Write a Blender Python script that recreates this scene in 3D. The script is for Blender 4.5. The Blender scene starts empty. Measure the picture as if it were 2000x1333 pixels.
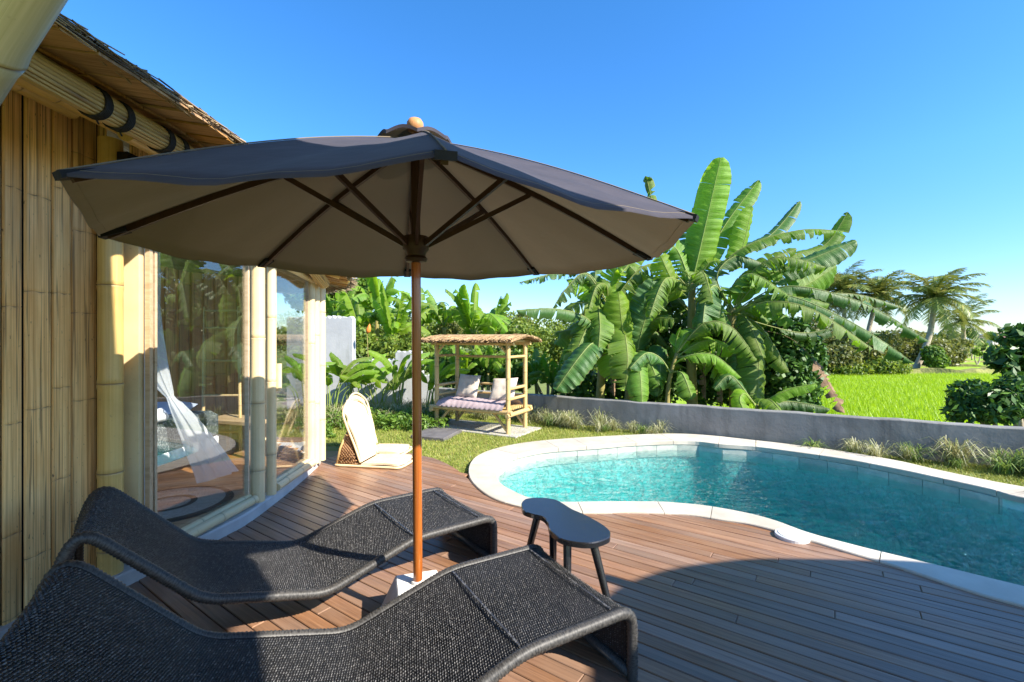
import bpy, math, random
import numpy as np
from mathutils import Vector, Matrix
R = math.radians
rnd = random.Random(7)
sc = bpy.context.scene
col = sc.collection
# ---------------------------------------------------------------- camera, sky, sun, exposure
F, H, HY = 895.0, 1.45, 660.0          # focal length in photo pixels, eye height, horizon row
cam = bpy.data.objects.new('camera', bpy.data.cameras.new('camera'))
col.objects.link(cam)
cam.location = (0, 0, H)
cam.rotation_euler = (R(90), 0, 0)
cam.data.sensor_width = 36
cam.data.lens = F / 2000 * 36
cam.data.shift_y = -(666.5 - HY) / 2000
cam.data.clip_start = 0.05
cam.data.clip_end = 3000
sc.camera = cam
SUN_EL, SUN_AZ = R(36.5), math.atan2(0.845, -0.535)
SHX, SHY = 0.845 / math.tan(SUN_EL), -0.535 / math.tan(SUN_EL)   # shift towards the sun per metre of height
world = bpy.data.worlds.new('World')
sc.world = world
world.use_nodes = True
wn = world.node_tree
sky = wn.nodes.new('ShaderNodeTexSky')
sky.sky_type = 'NISHITA'
sky.sun_disc = False
sky.sun_elevation = SUN_EL
sky.sun_rotation = SUN_AZ
sky.air_density = 0.95
sky.dust_density = 0.25
sky.ozone_density = 2.6
tint = wn.nodes.new('ShaderNodeHueSaturation')
tint.inputs['Saturation'].default_value = 1.3
tint.inputs['Hue'].default_value = 0.5
wn.links.new(sky.outputs[0], tint.inputs['Color'])
tc_ = wn.nodes.new('ShaderNodeTexCoord'); sp3 = wn.nodes.new('ShaderNodeSeparateXYZ')
wn.links.new(tc_.outputs['Generated'], sp3.inputs[0])
hz = wn.nodes.new('ShaderNodeValToRGB')
for el_, (p_, c_) in zip([hz.color_ramp.elements[0], hz.color_ramp.elements[1], hz.color_ramp.elements.new(0.5)], ((0.0, (0.50, 0.56, 0.70, 1)), (0.75, (1.0, 1.08, 1.1, 1)), (0.3, (0.78, 0.88, 1.0, 1)))):
    el_.position = p_; el_.color = c_
wn.links.new(sp3.outputs['Z'], hz.inputs[0])
mul = wn.nodes.new('ShaderNodeMix'); mul.data_type = 'RGBA'; mul.blend_type = 'MULTIPLY'; mul.inputs[0].default_value = 1.0
wn.links.new(tint.outputs[0], mul.inputs[6]); wn.links.new(hz.outputs[0], mul.inputs[7])
wn.links.new(mul.outputs[2], wn.nodes['Background'].inputs[0])
wn.nodes['Background'].inputs[1].default_value = 0.125
sun = bpy.data.objects.new('sun', bpy.data.lights.new('sun', 'SUN'))
col.objects.link(sun)
sun.data.energy = 4.4
sun.data.angle = R(0.55)
sun.data.color = (1.0, 0.93, 0.82)
sd = Vector((0.845 * math.cos(SUN_EL), -0.535 * math.cos(SUN_EL), math.sin(SUN_EL)))
sun.rotation_euler = sd.to_track_quat('Z', 'Y').to_euler()
sc.view_settings.view_transform = 'Standard'
sc.view_settings.look = 'None'
sc.view_settings.exposure = 1.45
sc.view_settings.gamma = 1.0
sc.render.engine = 'CYCLES'
sc.cycles.use_denoising = True
sc.cycles.max_bounces = 10
sc.cycles.transparent_max_bounces = 24
sc.cycles.sample_clamp_indirect = 6
sc.cycles.caustics_reflective = False
sc.cycles.caustics_refractive = False

# ---------------------------------------------------------------- helpers
def at(px, py, Y):
    return Vector(((px - 1000) * Y / F, Y, H - (py - HY) * Y / F))
def gp(px, py, z=0.0):
    Y = F * (H - z) / (py - HY)
    return Vector(((px - 1000) * Y / F, Y, z))
def spline(P, n, closed=False):
    P = [Vector(p) for p in P]
    m = len(P)
    out = []
    segs = m if closed else m - 1
    for i in range(segs):
        if closed:
            a, b, c, d = P[i - 1], P[i], P[(i + 1) % m], P[(i + 2) % m]
        else:
            a, b, c, d = P[max(i - 1, 0)], P[i], P[i + 1], P[min(i + 2, m - 1)]
        for j in range(n):
            t = j / n
            out.append(0.5 * ((2 * b) + (c - a) * t + (2 * a - 5 * b + 4 * c - d) * t * t + (3 * b - a - 3 * c + d) * t ** 3))
    if not closed:
        out.append(P[-1])
    return out
def resample(P, step, closed=False):
    Q = list(P) + ([P[0]] if closed else [])
    L = [0]
    for a, b in zip(Q, Q[1:]):
        L.append(L[-1] + (b - a).length)
    n = max(2, round(L[-1] / step))
    out, j = [], 0
    for i in range(n + (0 if closed else 1)):
        s = L[-1] * i / n
        while j < len(Q) - 2 and L[j + 1] < s:
            j += 1
        d = L[j + 1] - L[j]
        out.append(Q[j].lerp(Q[j + 1], (s - L[j]) / d if d else 0))
    return out
def inside(poly, x, y):
    c = False
    n = len(poly)
    for i in range(n):
        x1, y1 = poly[i][0], poly[i][1]
        x2, y2 = poly[i - 1][0], poly[i - 1][1]
        if (y1 > y) != (y2 > y) and x < (x2 - x1) * (y - y1) / (y2 - y1) + x1:
            c = not c
    return c
def origin(o):
    v = Vector((0, 0, 0))
    while o is not None:
        v += o.location
        o = o.parent
    return v
def tag(o, label=None, cat=None, group=None, kind=None):
    for key, val in (('label', label), ('category', cat), ('group', group), ('kind', kind)):
        if val:
            o[key] = val
    return o
def thing(name, label, cat, loc=(0, 0, 0), group=None, rot=None):
    o = bpy.data.objects.new(name, None)
    o.empty_display_size = 0.1
    col.objects.link(o)
    o.location = loc
    if rot:
        o.rotation_euler = rot
    return tag(o, label, cat, group)
def copy_tree(o, parent=None):
    c = o.copy()
    col.objects.link(c)
    c.parent = parent
    for ch in list(o.children):
        copy_tree(ch, c)
    return c
class MB:
    """collects verts (with a float k and a vector q) and faces; build() links ONE mesh object"""
    def __init__(s):
        s.v, s.f, s.k, s.q = [], [], [], []
    def vert(s, p, k=0.0, q=(0, 0, 0)):
        s.v.append(tuple(p)); s.k.append(k); s.q.append(tuple(q))
        return len(s.v) - 1
    def box(s, c, d, rz=0.0, taper=1.0, bev=0.0):
        c = Vector(c); x, y, z = d[0] / 2, d[1] / 2, d[2] / 2
        cs, sn = math.cos(rz), math.sin(rz)
        def P(a, b, h):
            return c + Vector((a * cs - b * sn, a * sn + b * cs, h))
        if bev <= 0:
            i = [s.vert(P(a * t, b * t, h)) for h, t in ((-z, 1), (z, taper)) for a, b in ((-x, -y), (x, -y), (x, y), (-x, y))]
            for f in ((0, 3, 2, 1), (4, 5, 6, 7), (0, 1, 5, 4), (1, 2, 6, 5), (2, 3, 7, 6), (3, 0, 4, 7)):
                s.f.append([i[j] for j in f])
        else:
            rows = ((-z, 0, 1), (-z + bev, 1, 1), (z - bev, 1, taper), (z, 0, taper))
            idx = []
            for h, full, t in rows:
                e = 0 if full else bev
                xx, yy = x * t - e, y * t - e
                idx.append([s.vert(P(a, b, h)) for a, b in ((-xx, -yy), (xx, -yy), (xx, yy), (-xx, yy))])
            s.f.append(idx[0][::-1]); s.f.append(idx[3])
            for r in range(3):
                for j in range(4):
                    s.f.append([idx[r][j], idx[r][(j + 1) % 4], idx[r + 1][(j + 1) % 4], idx[r + 1][j]])
        return s
    def grid(s, rows, closed=False, k=None, q=None):
        """rows: list of equally long lists of points"""
        idx = []
        nr = len(rows)
        for a, row in enumerate(rows):
            m = len(row)
            idx.append([s.vert(p, k[a][b] if k else 0.0, q[a][b] if q else (b / max(1, m - 1), a / max(1, nr - 1), 0)) for b, p in enumerate(row)])
        m = len(rows[0])
        for a in range(nr - 1):
            for b in range(m if closed else m - 1):
                b2 = (b + 1) % m
                s.f.append([idx[a][b], idx[a][b2], idx[a + 1][b2], idx[a + 1][b]])
        return idx
    def tube(s, P, rad, seg=8, cap=True, ks=None, flat=1.0):
        P = [Vector(p) for p in P]
        n = len(P)
        if not hasattr(rad, '__len__'):
            rad = [rad] * n
        t = (P[1] - P[0]).normalized()
        u = t.orthogonal().normalized()
        L, rows, kk, qq = 0.0, [], [], []
        for i in range(n):
            t2 = (P[min(i + 1, n - 1)] - P[max(i - 1, 0)])
            t2 = t2.normalized() if t2.length > 1e-9 else t
            u = (u - t2 * u.dot(t2))
            u = u.normalized() if u.length > 1e-9 else t2.orthogonal().normalized()
            w = t2.cross(u)
            if i:
                L += (P[i] - P[i - 1]).length
            rows.append([P[i] + (u * math.cos(a) + w * math.sin(a) * flat) * rad[i] for a in (2 * math.pi * j / seg for j in range(seg))])
            kk.append([ks[i] if ks else 0.0] * seg)
            qq.append([(j / seg, L, 0) for j in range(seg)])
            t = t2
        idx = s.grid(rows, True, kk, qq)
        if cap:
            s.f.append(idx[0][::-1]); s.f.append(idx[-1])
        return s
    def lathe(s, c, prof, seg=16, ks=None):
        c = Vector(c)
        rows = [[c + Vector((r * math.cos(a), r * math.sin(a), z)) for a in (2 * math.pi * j / seg for j in range(seg))] for r, z in prof]
        idx = s.grid(rows, True)
        s.f.append(idx[0][::-1]); s.f.append(idx[-1])
        return s
    def prism(s, poly, z0, z1, bev=0.0):
        n = len(poly)
        lay = [(z0, 0.0), (z1 - bev, 0.0), (z1, bev)] if bev else [(z0, 0.0), (z1, 0.0)]
        cx = sum(p[0] for p in poly) / n; cy = sum(p[1] for p in poly) / n
        idx = []
        for z, e in lay:
            ring = []
            for p in poly:
                d = math.hypot(p[0] - cx, p[1] - cy) or 1
                ring.append(s.vert((p[0] - (p[0] - cx) / d * e, p[1] - (p[1] - cy) / d * e, z)))
            idx.append(ring)
        s.f.append(idx[0][::-1]); s.f.append(idx[-1])
        for a in range(len(lay) - 1):
            for b in range(n):
                s.f.append([idx[a][b], idx[a][(b + 1) % n], idx[a + 1][(b + 1) % n], idx[a + 1][b]])
        return s
    def build(s, name, m, parent=None, smooth=False, kind=None, own=False, angle=None):
        o0 = origin(parent) if parent is not None else Vector((0, 0, 0))
        me = bpy.data.meshes.new(name)
        loc = Vector((0, 0, 0))
        if own:
            xs = np.array(s.v); loc = Vector(((xs[:, 0].min() + xs[:, 0].max()) / 2, (xs[:, 1].min() + xs[:, 1].max()) / 2, xs[:, 2].min())) - o0
        me.from_pydata([Vector(v) - o0 - loc for v in s.v], [], s.f)
        a = me.attributes.new('k', 'FLOAT', 'POINT'); a.data.foreach_set('value', s.k)
        a = me.attributes.new('q', 'FLOAT_VECTOR', 'POINT'); a.data.foreach_set('vector', [x for q in s.q for x in q])
        me.materials.append(m)
        if smooth:
            me.polygons.foreach_set('use_smooth', [True] * len(me.polygons))
            if angle:
                me.set_sharp_from_angle(angle=R(angle))
        me.update()
        ob = bpy.data.objects.new(name, me)
        col.objects.link(ob)
        ob.location = loc
        ob.parent = parent
        if kind:
            ob['kind'] = kind
        return ob
def np_mesh(name, V, Fc, m, parent=None, kind=None, smooth=False, k=None):
    """V (n,3) array, Fc (m,c) int array"""
    o0 = np.array(origin(parent)) if parent is not None else np.zeros(3)
    V = np.asarray(V, np.float32) - o0.astype(np.float32)
    Fc = np.asarray(Fc, np.int32)
    me = bpy.data.meshes.new(name)
    me.vertices.add(len(V)); me.vertices.foreach_set('co', V.ravel())
    c = Fc.shape[1]
    me.loops.add(Fc.size); me.loops.foreach_set('vertex_index', Fc.ravel())
    me.polygons.add(len(Fc)); me.polygons.foreach_set('loop_start', np.arange(0, Fc.size, c, dtype=np.int32))
    if smooth:
        me.polygons.foreach_set('use_smooth', np.ones(len(Fc), bool))
    if k is not None:
        a = me.attributes.new('k', 'FLOAT', 'POINT'); a.data.foreach_set('value', np.asarray(k, np.float32))
    me.materials.append(m)
    me.update(calc_edges=True)
    ob = bpy.data.objects.new(name, me)
    col.objects.link(ob)
    ob.parent = parent
    if kind:
        ob['kind'] = kind
    return ob

# ---------------------------------------------------------------- materials
class NT:
    def __init__(s, name):
        s.m = bpy.data.materials.new(name)
        s.m.use_nodes = True
        s.t = s.m.node_tree
        s.b = s.t.nodes['Principled BSDF']
        s.out = s.t.nodes['Material Output']
    def n(s, typ, ins=None, **attrs):
        nd = s.t.nodes.new('ShaderNode' + typ)
        for a, v in attrs.items():
            setattr(nd, a, v)
        for key, v in (ins or {}).items():
            s.set(nd.inputs[key], v)
        return nd
    def set(s, sock, v):
        if isinstance(v, bpy.types.NodeSocket):
            s.t.links.new(v, sock)
        elif isinstance(v, bpy.types.Node):
            s.t.links.new(v.outputs[0], sock)
        else:
            if hasattr(sock, 'default_value') and hasattr(sock.default_value, '__len__') and hasattr(v, '__len__') and len(sock.default_value) == 4 and len(v) == 3:
                v = (*v, 1)
            sock.default_value = v
    def bs(s, **kw):
        names = dict(color='Base Color', rough='Roughness', normal='Normal', spec='Specular IOR Level', metal='Metallic', coat='Coat Weight', sheen='Sheen Weight')
        for a, v in kw.items():
            s.set(s.b.inputs[names[a]], v)
        return s
    def coord(s, out='Object', scale=(1, 1, 1), loc=None, rot=(0, 0, 0)):
        tc = s.n('TexCoord')
        mp = s.n('Mapping', {'Vector': tc.outputs[out], 'Scale': scale, 'Rotation': rot})
        if loc is not None:
            s.set(mp.inputs['Location'], loc)
        return mp.outputs[0]
    def noise(s, vec, scale=5, detail=4, rough=0.55, dist=0.0):
        nd = s.n('TexNoise', {'Scale': scale, 'Detail': detail, 'Roughness': rough, 'Distortion': dist})
        if vec is not None:
            s.set(nd.inputs['Vector'], vec)
        return nd.outputs[0]
    def ramp(s, fac, stops):
        nd = s.n('ValToRGB', {'Fac': fac})
        e = nd.color_ramp.elements
        while len(e) < len(stops):
            e.new(0.5)
        for el, (p, c) in zip(e, stops):
            el.position = p
            el.color = (*c, 1) if hasattr(c, '__len__') else (c, c, c, 1)
        return nd.outputs[0]
    def mix(s, fac, a, b, typ='MIX'):
        nd = s.n('Mix', data_type='RGBA', blend_type=typ)
        s.set(nd.inputs[0], fac); s.set(nd.inputs[6], a); s.set(nd.inputs[7], b)
        return nd.outputs[2]
    def math(s, op, a, b=0.5, c=None):
        nd = s.n('Math', operation=op)
        s.set(nd.inputs[0], a); s.set(nd.inputs[1], b)
        if c is not None:
            s.set(nd.inputs[2], c)
        return nd.outputs[0]
    def bump(s, h, strength=0.3, dist=0.01, normal=None):
        nd = s.n('Bump', {'Height': h, 'Strength': strength, 'Distance': dist})
        if normal is not None:
            s.set(nd.inputs['Normal'], normal)
        return nd.outputs[0]
    def attr(s, name, out=0):
        return s.n('Attribute', attribute_name=name).outputs[out]
    def rand(s):
        return s.n('ObjectInfo').outputs['Random']
    def fresnel(s, ior, normal=None):
        bf = s.n('NewGeometry').outputs['Backfacing']
        nd = s.n('Fresnel', {'IOR': s.math('MULTIPLY_ADD', bf, 1.0 / ior - ior, ior)})
        if normal is not None:
            s.set(nd.inputs['Normal'], normal)
        return nd
    def isl(s):
        return s.n('NewGeometry').outputs['Random Per Island']
M = {}
def plain(name, c1, c2, scale=6, rough=0.7, bump=0.2, bscale=None, spec=0.3, bdist=0.01, detail=6):
    g = NT(name)
    v = g.coord()
    n1 = g.noise(v, scale, detail)
    g.bs(color=g.ramp(n1, [(0.3, c1), (0.7, c2)]), rough=rough, spec=spec)
    if bump:
        g.bs(normal=g.bump(g.noise(v, bscale or scale * 6, 5), bump, bdist))
    M[name] = g.m
    return g.m
def wood(name, cols, grain=(3, 60, 60), rough=0.5, spec=0.4, per=True, bump=0.25):
    """grain along local X, a different cut for every object"""
    g = NT(name)
    r = g.rand()
    off = g.n('CombineXYZ', {0: g.math('MULTIPLY', r, 37.0), 1: g.math('MULTIPLY', r, 91.0), 2: 0.0})
    v = g.coord(scale=grain, loc=off.outputs[0])
    n1 = g.noise(v, 1.0, 7, 0.65, 0.6)
    n2 = g.noise(g.coord(loc=off.outputs[0]), 2.2, 3)
    base = g.ramp(n1, [(0.25, cols[0]), (0.5, cols[1]), (0.78, cols[2])])
    base = g.mix(g.ramp(n2, [(0.35, 0.0), (0.7, 0.55)]), base, cols[3])
    if per:
        hsv = g.n('HueSaturation', {'Color': base, 'Value': g.math('MULTIPLY_ADD', r, 0.38, 0.82), 'Saturation': g.math('MULTIPLY_ADD', g.math('FRACT', g.math('MULTIPLY', r, 7.3)), 0.3, 0.88)})
        base = hsv.outputs[0]
    g.bs(color=base, rough=rough, spec=spec, normal=g.bump(n1, bump, 0.004))
    M[name] = g.m
    return g
# weathered deck boards
wood('deck_wood', [(0.095, 0.048, 0.029), (0.245, 0.130, 0.075), (0.39, 0.225, 0.138), (0.29, 0.195, 0.138)], (1.6, 48, 48), 0.40, 0.5, bump=0.4)
wood('floor_wood', [(0.2, 0.10, 0.04), (0.34, 0.18, 0.08), (0.42, 0.24, 0.12), (0.36, 0.22, 0.12)], (1.5, 30, 30), 0.4, 0.5)
wood('bed_wood', [(0.3, 0.2, 0.1), (0.5, 0.36, 0.22), (0.6, 0.46, 0.3), (0.55, 0.42, 0.28)], (2, 30, 30), 0.5)
def bamboo_mat(name, c1, c2, node, rough=0.35):
    g = NT(name)
    q = g.attr('q', 1)
    mp = g.n('Mapping', {'Vector': q, 'Scale': (30, 1.2, 1)})
    n1 = g.noise(mp.outputs[0], 1.0, 5, 0.6)
    n2 = g.noise(g.coord(), 3.5, 4)
    base = g.mix(g.ramp(n1, [(0.35, 0.0), (0.7, 1.0)]), c1, c2)
    base = g.mix(g.math('MULTIPLY', g.ramp(n2, [(0.5, 0.0), (0.75, 1.0)]), 0.45), base, tuple(x * 0.62 for x in c1))
    base = g.mix(g.math('MULTIPLY', g.attr('k', 2), 1.0), base, node)
    mold = g.noise(g.coord(), 38, 5, 0.7)
    base = g.mix(g.math('MULTIPLY', g.ramp(mold, [(0.62, 0.0), (0.72, 1.0)]), 0.5), base, node)
    g.bs(color=base, rough=rough, spec=0.45, normal=g.bump(n1, 0.12, 0.003))
    M[name] = g.m
bamboo_mat('bamboo_pole', (0.60, 0.38, 0.11), (0.74, 0.52, 0.19), (0.24, 0.17, 0.1))
bamboo_mat('bamboo_pale', (0.68, 0.53, 0.29), (0.78, 0.64, 0.38), (0.3, 0.22, 0.12))
bamboo_mat('bamboo_green', (0.46, 0.41, 0.2), (0.66, 0.58, 0.34), (0.3, 0.24, 0.13), 0.4)
bamboo_mat('bamboo_cane', (0.5, 0.34, 0.13), (0.66, 0.48, 0.22), (0.25, 0.16, 0.08), 0.5)
def slat_mat(name, c1, c2, c3):
    g = NT(name)
    r = g.rand()
    q = g.attr('q', 1)
    off = g.n('CombineXYZ', {0: g.math('MULTIPLY', r, 53.0), 1: g.math('MULTIPLY', r, 17.0), 2: 0.0})
    fine = g.noise(g.n('Mapping', {'Vector': q, 'Scale': (110, 0.8, 1), 'Location': off.outputs[0]}).outputs[0], 1.0, 4, 0.7)
    crack = g.noise(g.n('Mapping', {'Vector': q, 'Scale': (55, 1.1, 1), 'Location': off.outputs[0]}).outputs[0], 1.0, 2, 0.5)
    blot = g.noise(g.n('Mapping', {'Vector': q, 'Scale': (6, 1.6, 1), 'Location': off.outputs[0]}).outputs[0], 1.0, 5, 0.6)
    base = g.ramp(fine, [(0.34, c1), (0.58, c2)])
    base = g.mix(g.ramp(blot, [(0.42, 0.0), (0.7, 0.75)]), base, c3)
    ck = g.ramp(crack, [(0.36, 1.0), (0.41, 0.0)])
    base = g.mix(g.math('MULTIPLY', ck, 0.6), base, (0.10, 0.055, 0.025))
    spots = g.noise(g.n('Mapping', {'Vector': q, 'Scale': (120, 24, 1), 'Location': off.outputs[0]}).outputs[0], 1.0, 2)
    base = g.mix(g.math('MULTIPLY', g.ramp(spots, [(0.69, 0.0), (0.73, 1.0)]), 0.8), base, (0.1, 0.055, 0.03))
    base = g.mix(g.attr('k', 2), base, (0.13, 0.08, 0.05))
    hsv = g.n('HueSaturation', {'Color': base, 'Value': g.math('MULTIPLY_ADD', r, 0.35, 0.95)})
    h = g.math('SUBTRACT', fine, g.math('MULTIPLY', ck, 1.2))
    g.bs(color=hsv.outputs[0], rough=0.5, spec=0.35, normal=g.bump(h, 0.35, 0.004))
    M[name] = g.m
slat_mat('bamboo_slat', (0.42, 0.215, 0.068), (0.86, 0.565, 0.245), (0.56, 0.285, 0.085))
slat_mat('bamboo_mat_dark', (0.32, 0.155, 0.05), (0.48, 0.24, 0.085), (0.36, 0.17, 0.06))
plain('thatch', (0.16, 0.115, 0.075), (0.34, 0.26, 0.17), 14, 0.9, 0.5, 60)
def island_mat(name, stops, rough=0.8, spec=0.15, trans=0.0, tcol=None):
    g = NT(name)
    c = g.ramp(g.isl(), stops)
    g.bs(color=c, rough=rough, spec=spec)
    if trans:
        tr = g.n('BsdfTranslucent', {'Color': tcol if tcol else c})
        mx = g.n('MixShader', {0: trans, 1: g.b.outputs[0], 2: tr.outputs[0]})
        g.t.links.new(mx.outputs[0], g.out.inputs[0])
    M[name] = g.m
island_mat('straw', [(0.0, (0.13, 0.10, 0.08)), (0.35, (0.27, 0.2, 0.13)), (0.7, (0.42, 0.31, 0.19)), (1.0, (0.55, 0.42, 0.26))])
island_mat('straw_gold', [(0.0, (0.2, 0.12, 0.06)), (0.5, (0.42, 0.28, 0.14)), (1.0, (0.58, 0.41, 0.22))])
wood('shingle', [(0.16, 0.08, 0.035), (0.38, 0.21, 0.09), (0.55, 0.34, 0.17), (0.4, 0.24, 0.11)], (4, 70, 4), 0.7, 0.2)
plain('black_tie', (0.012, 0.012, 0.014), (0.03, 0.028, 0.028), 60, 0.7, 0.5, 200)
plain('concrete', (0.42, 0.42, 0.42), (0.58, 0.57, 0.55), 5, 0.85, 0.25, 40)
plain('pad_concrete', (0.36, 0.34, 0.3), (0.5, 0.47, 0.42), 6, 0.9, 0.3, 50)
plain('slab_stone', (0.09, 0.085, 0.085), (0.16, 0.15, 0.15), 9, 0.8, 0.3, 60)
plain('white_cast', (0.72, 0.7, 0.65), (0.82, 0.8, 0.75), 8, 0.8, 0.25, 50)
plain('lid_white', (0.6, 0.6, 0.58), (0.66, 0.66, 0.64), 10, 0.4, 0.05)
plain('terrain_soil', (0.10, 0.13, 0.03), (0.2, 0.24, 0.06), 0.6, 0.95, 0.5, 4, bdist=0.1)
plain('bund_grass', (0.16, 0.17, 0.045), (0.28, 0.27, 0.09), 3, 0.95, 0.5, 9, bdist=0.1)
plain('hill_far', (0.2, 0.27, 0.3), (0.27, 0.34, 0.36), 0.05, 0.95, 0)
plain('linen', (0.52, 0.45, 0.37), (0.6, 0.53, 0.44), 12, 0.9, 0.3, 140, bdist=0.003)
plain('lilac', (0.35, 0.27, 0.28), (0.45, 0.36, 0.36), 10, 0.9, 0.3, 90, bdist=0.004)
plain('cream_cloth', (0.62, 0.48, 0.31), (0.72, 0.58, 0.40), 20, 0.85, 0.3, 150, bdist=0.003)
plain('sheet_white', (0.72, 0.74, 0.78), (0.8, 0.82, 0.86), 8, 0.9, 0.2, 40)
plain('pillow_blue', (0.4, 0.46, 0.6), (0.5, 0.56, 0.7), 8, 0.9, 0.2, 40)
plain('basin_floor', (0.36, 0.66, 0.58), (0.66, 0.86, 0.78), 4, 0.8, 0.4, 3, bdist=0.16)
plain('rust_leaf', (0.10, 0.06, 0.035), (0.26, 0.17, 0.10), 9, 0.85, 0.4, 40)
plain('trunk_grey', (0.28, 0.23, 0.17), (0.46, 0.4, 0.31), 9, 0.9, 0.5, 30)
plain('trunk_banana', (0.16, 0.15, 0.04), (0.34, 0.28, 0.10), 5, 0.7, 0.3, 25)
plain('roof_tile', (0.25, 0.14, 0.11), (0.33, 0.2, 0.16), 3, 0.9, 0)
plain('plaster_far', (0.5, 0.46, 0.42), (0.58, 0.54, 0.5), 3, 0.9, 0)
plain('flower_red', (0.55, 0.16, 0.03), (0.75, 0.3, 0.04), 6, 0.6, 0)
plain('plastic_black', (0.012, 0.012, 0.013), (0.02, 0.02, 0.02), 6, 0.35, 0)
# garden walls: painted render with damp streaks
def render_wall(name, c1, c2, stain, amt):
    g = NT(name)
    v = g.coord()
    n1 = g.noise(v, 2.2, 7, 0.6)
    st = g.noise(g.coord(scale=(3.5, 3.5, 0.5)), 1.6, 5, 0.6)
    base = g.ramp(n1, [(0.3, c1), (0.7, c2)])
    base = g.mix(g.math('MULTIPLY', g.ramp(st, [(0.5, 0.0), (0.72, 1.0)]), amt), base, stain)
    pt = g.noise(v, 0.9, 6, 0.65, 0.5)
    base = g.mix(g.math('MULTIPLY', g.ramp(pt, [(0.48, 0.0), (0.62, 1.0)]), amt * 0.6), base, tuple(x * 1.25 for x in stain))
    h = g.noise(v, 40, 5)
    g.bs(color=base, rough=0.85, spec=0.2, normal=g.bump(h, 0.25, 0.006, g.bump(n1, 0.4, 0.03)))
    M[name] = g.m
render_wall('wall_white', (0.36, 0.37, 0.38), (0.45, 0.46, 0.47), (0.25, 0.26, 0.25), 0.55)
render_wall('wall_grey', (0.20, 0.197, 0.185), (0.30, 0.293, 0.28), (0.10, 0.097, 0.09), 0.7)
# coping stone
g = NT('coping_stone')
v = g.coord()
n1 = g.noise(v, 3, 7, 0.6); n2 = g.noise(v, 70, 3)
base = g.ramp(n1, [(0.3, (0.44, 0.39, 0.31)), (0.7, (0.58, 0.53, 0.44))])
hs = g.n('HueSaturation', {'Color': base, 'Value': g.math('MULTIPLY_ADD', g.rand(), 0.22, 0.88)})
g.bs(color=hs.outputs[0], rough=0.75, spec=0.25, normal=g.bump(n2, 0.25, 0.004)); M['coping_stone'] = g.m
# pool wall tile
g = NT('pool_tile')
v = g.coord()
n1 = g.noise(v, 9, 6, 0.6)
base = g.ramp(n1, [(0.3, (0.32, 0.38, 0.33)), (0.7, (0.55, 0.56, 0.48))])
hs = g.n('HueSaturation', {'Color': base, 'Value': g.math('MULTIPLY_ADD', g.rand(), 0.3, 0.85)})
g.bs(color=hs.outputs[0], rough=0.6, normal=g.bump(n1, 0.2, 0.004)); M['pool_tile'] = g.m
# water
g = NT('pool_water')
v = g.coord()
w1 = g.noise(g.coord(scale=(1, 1.7, 1), rot=(0, 0, R(25))), 4.6, 3, 0.5, 0.8)
w2 = g.noise(g.coord(scale=(1, 1.6, 1), rot=(0, 0, R(-15))), 13.0, 2, 0.45, 0.6)
h = g.math('MULTIPLY_ADD', w2, 0.30, w1)
nor = g.bump(h, 1.0, 0.26)
fr = g.fresnel(1.33, nor)
gl = g.n('BsdfGlossy', {'Roughness': 0.02, 'Normal': nor, 'Color': (1, 1, 1)})
tp = g.n('BsdfTransparent', {'Color': (0.97, 1.0, 1.0)})
rf = g.n('BsdfRefraction', {'IOR': 1.33, 'Roughness': 0.0, 'Normal': nor, 'Color': (1, 1, 1)})
tw = g.n('MixShader', {0: 0.16, 1: tp.outputs[0], 2: rf.outputs[0]})
mx = g.n('MixShader', {0: fr.outputs[0], 1: tw.outputs[0], 2: gl.outputs[0]})
g.t.links.new(mx.outputs[0], g.out.inputs[0])
ab = g.n('VolumeAbsorption', {'Color': (0.0, 0.80, 0.83), 'Density': 1.05})
g.t.links.new(ab.outputs[0], g.out.inputs['Volume'])
M['pool_water'] = g.m
# glass
g = NT('window_glass')
fr = g.fresnel(1.75)
gl = g.n('BsdfGlossy', {'Roughness': 0.0, 'Color': (1, 1, 1)})
tp = g.n('BsdfTransparent', {'Color': (0.96, 0.97, 0.96)})
mx = g.n('MixShader', {0: g.math('MULTIPLY', fr, 1.15), 1: tp.outputs[0], 2: gl.outputs[0]})
g.t.links.new(mx.outputs[0], g.out.inputs[0]); M['window_glass'] = g.m
# umbrella cloth, faintly translucent; underside glow and warm bounce painted into its brown
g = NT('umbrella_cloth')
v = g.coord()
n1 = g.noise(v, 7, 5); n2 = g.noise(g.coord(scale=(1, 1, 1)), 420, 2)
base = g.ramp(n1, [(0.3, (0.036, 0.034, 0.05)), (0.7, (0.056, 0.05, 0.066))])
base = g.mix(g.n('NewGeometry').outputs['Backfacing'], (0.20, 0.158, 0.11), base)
g.bs(color=base, rough=0.85, spec=0.3, sheen=0.08, normal=g.bump(n2, 0.15, 0.001, g.bump(g.noise(v, 5, 3), 0.25, 0.03)))
tr = g.n('BsdfTranslucent', {'Color': (0.26, 0.2, 0.13)})
mx = g.n('MixShader', {0: 0.06, 1: g.b.outputs[0], 2: tr.outputs[0]})
g.t.links.new(mx.outputs[0], g.out.inputs[0]); M['umbrella_cloth'] = g.m
plain('cloth_black', (0.008, 0.008, 0.01), (0.016, 0.016, 0.018), 20, 0.8, 0.2)
g = wood('umbrella_wood', [(0.17, 0.042, 0.010), (0.36, 0.10, 0.016), (0.46, 0.15, 0.026), (0.26, 0.07, 0.013)], (60, 60, 3), 0.22, 0.5, per=False, bump=0.05)
g.bs(coat=0.5)
wood('umbrella_dark', [(0.022, 0.010, 0.006), (0.045, 0.02, 0.011), (0.065, 0.03, 0.016), (0.035, 0.016, 0.009)], (30, 30, 3), 0.5, 0.3, per=False, bump=0.05)
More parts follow.
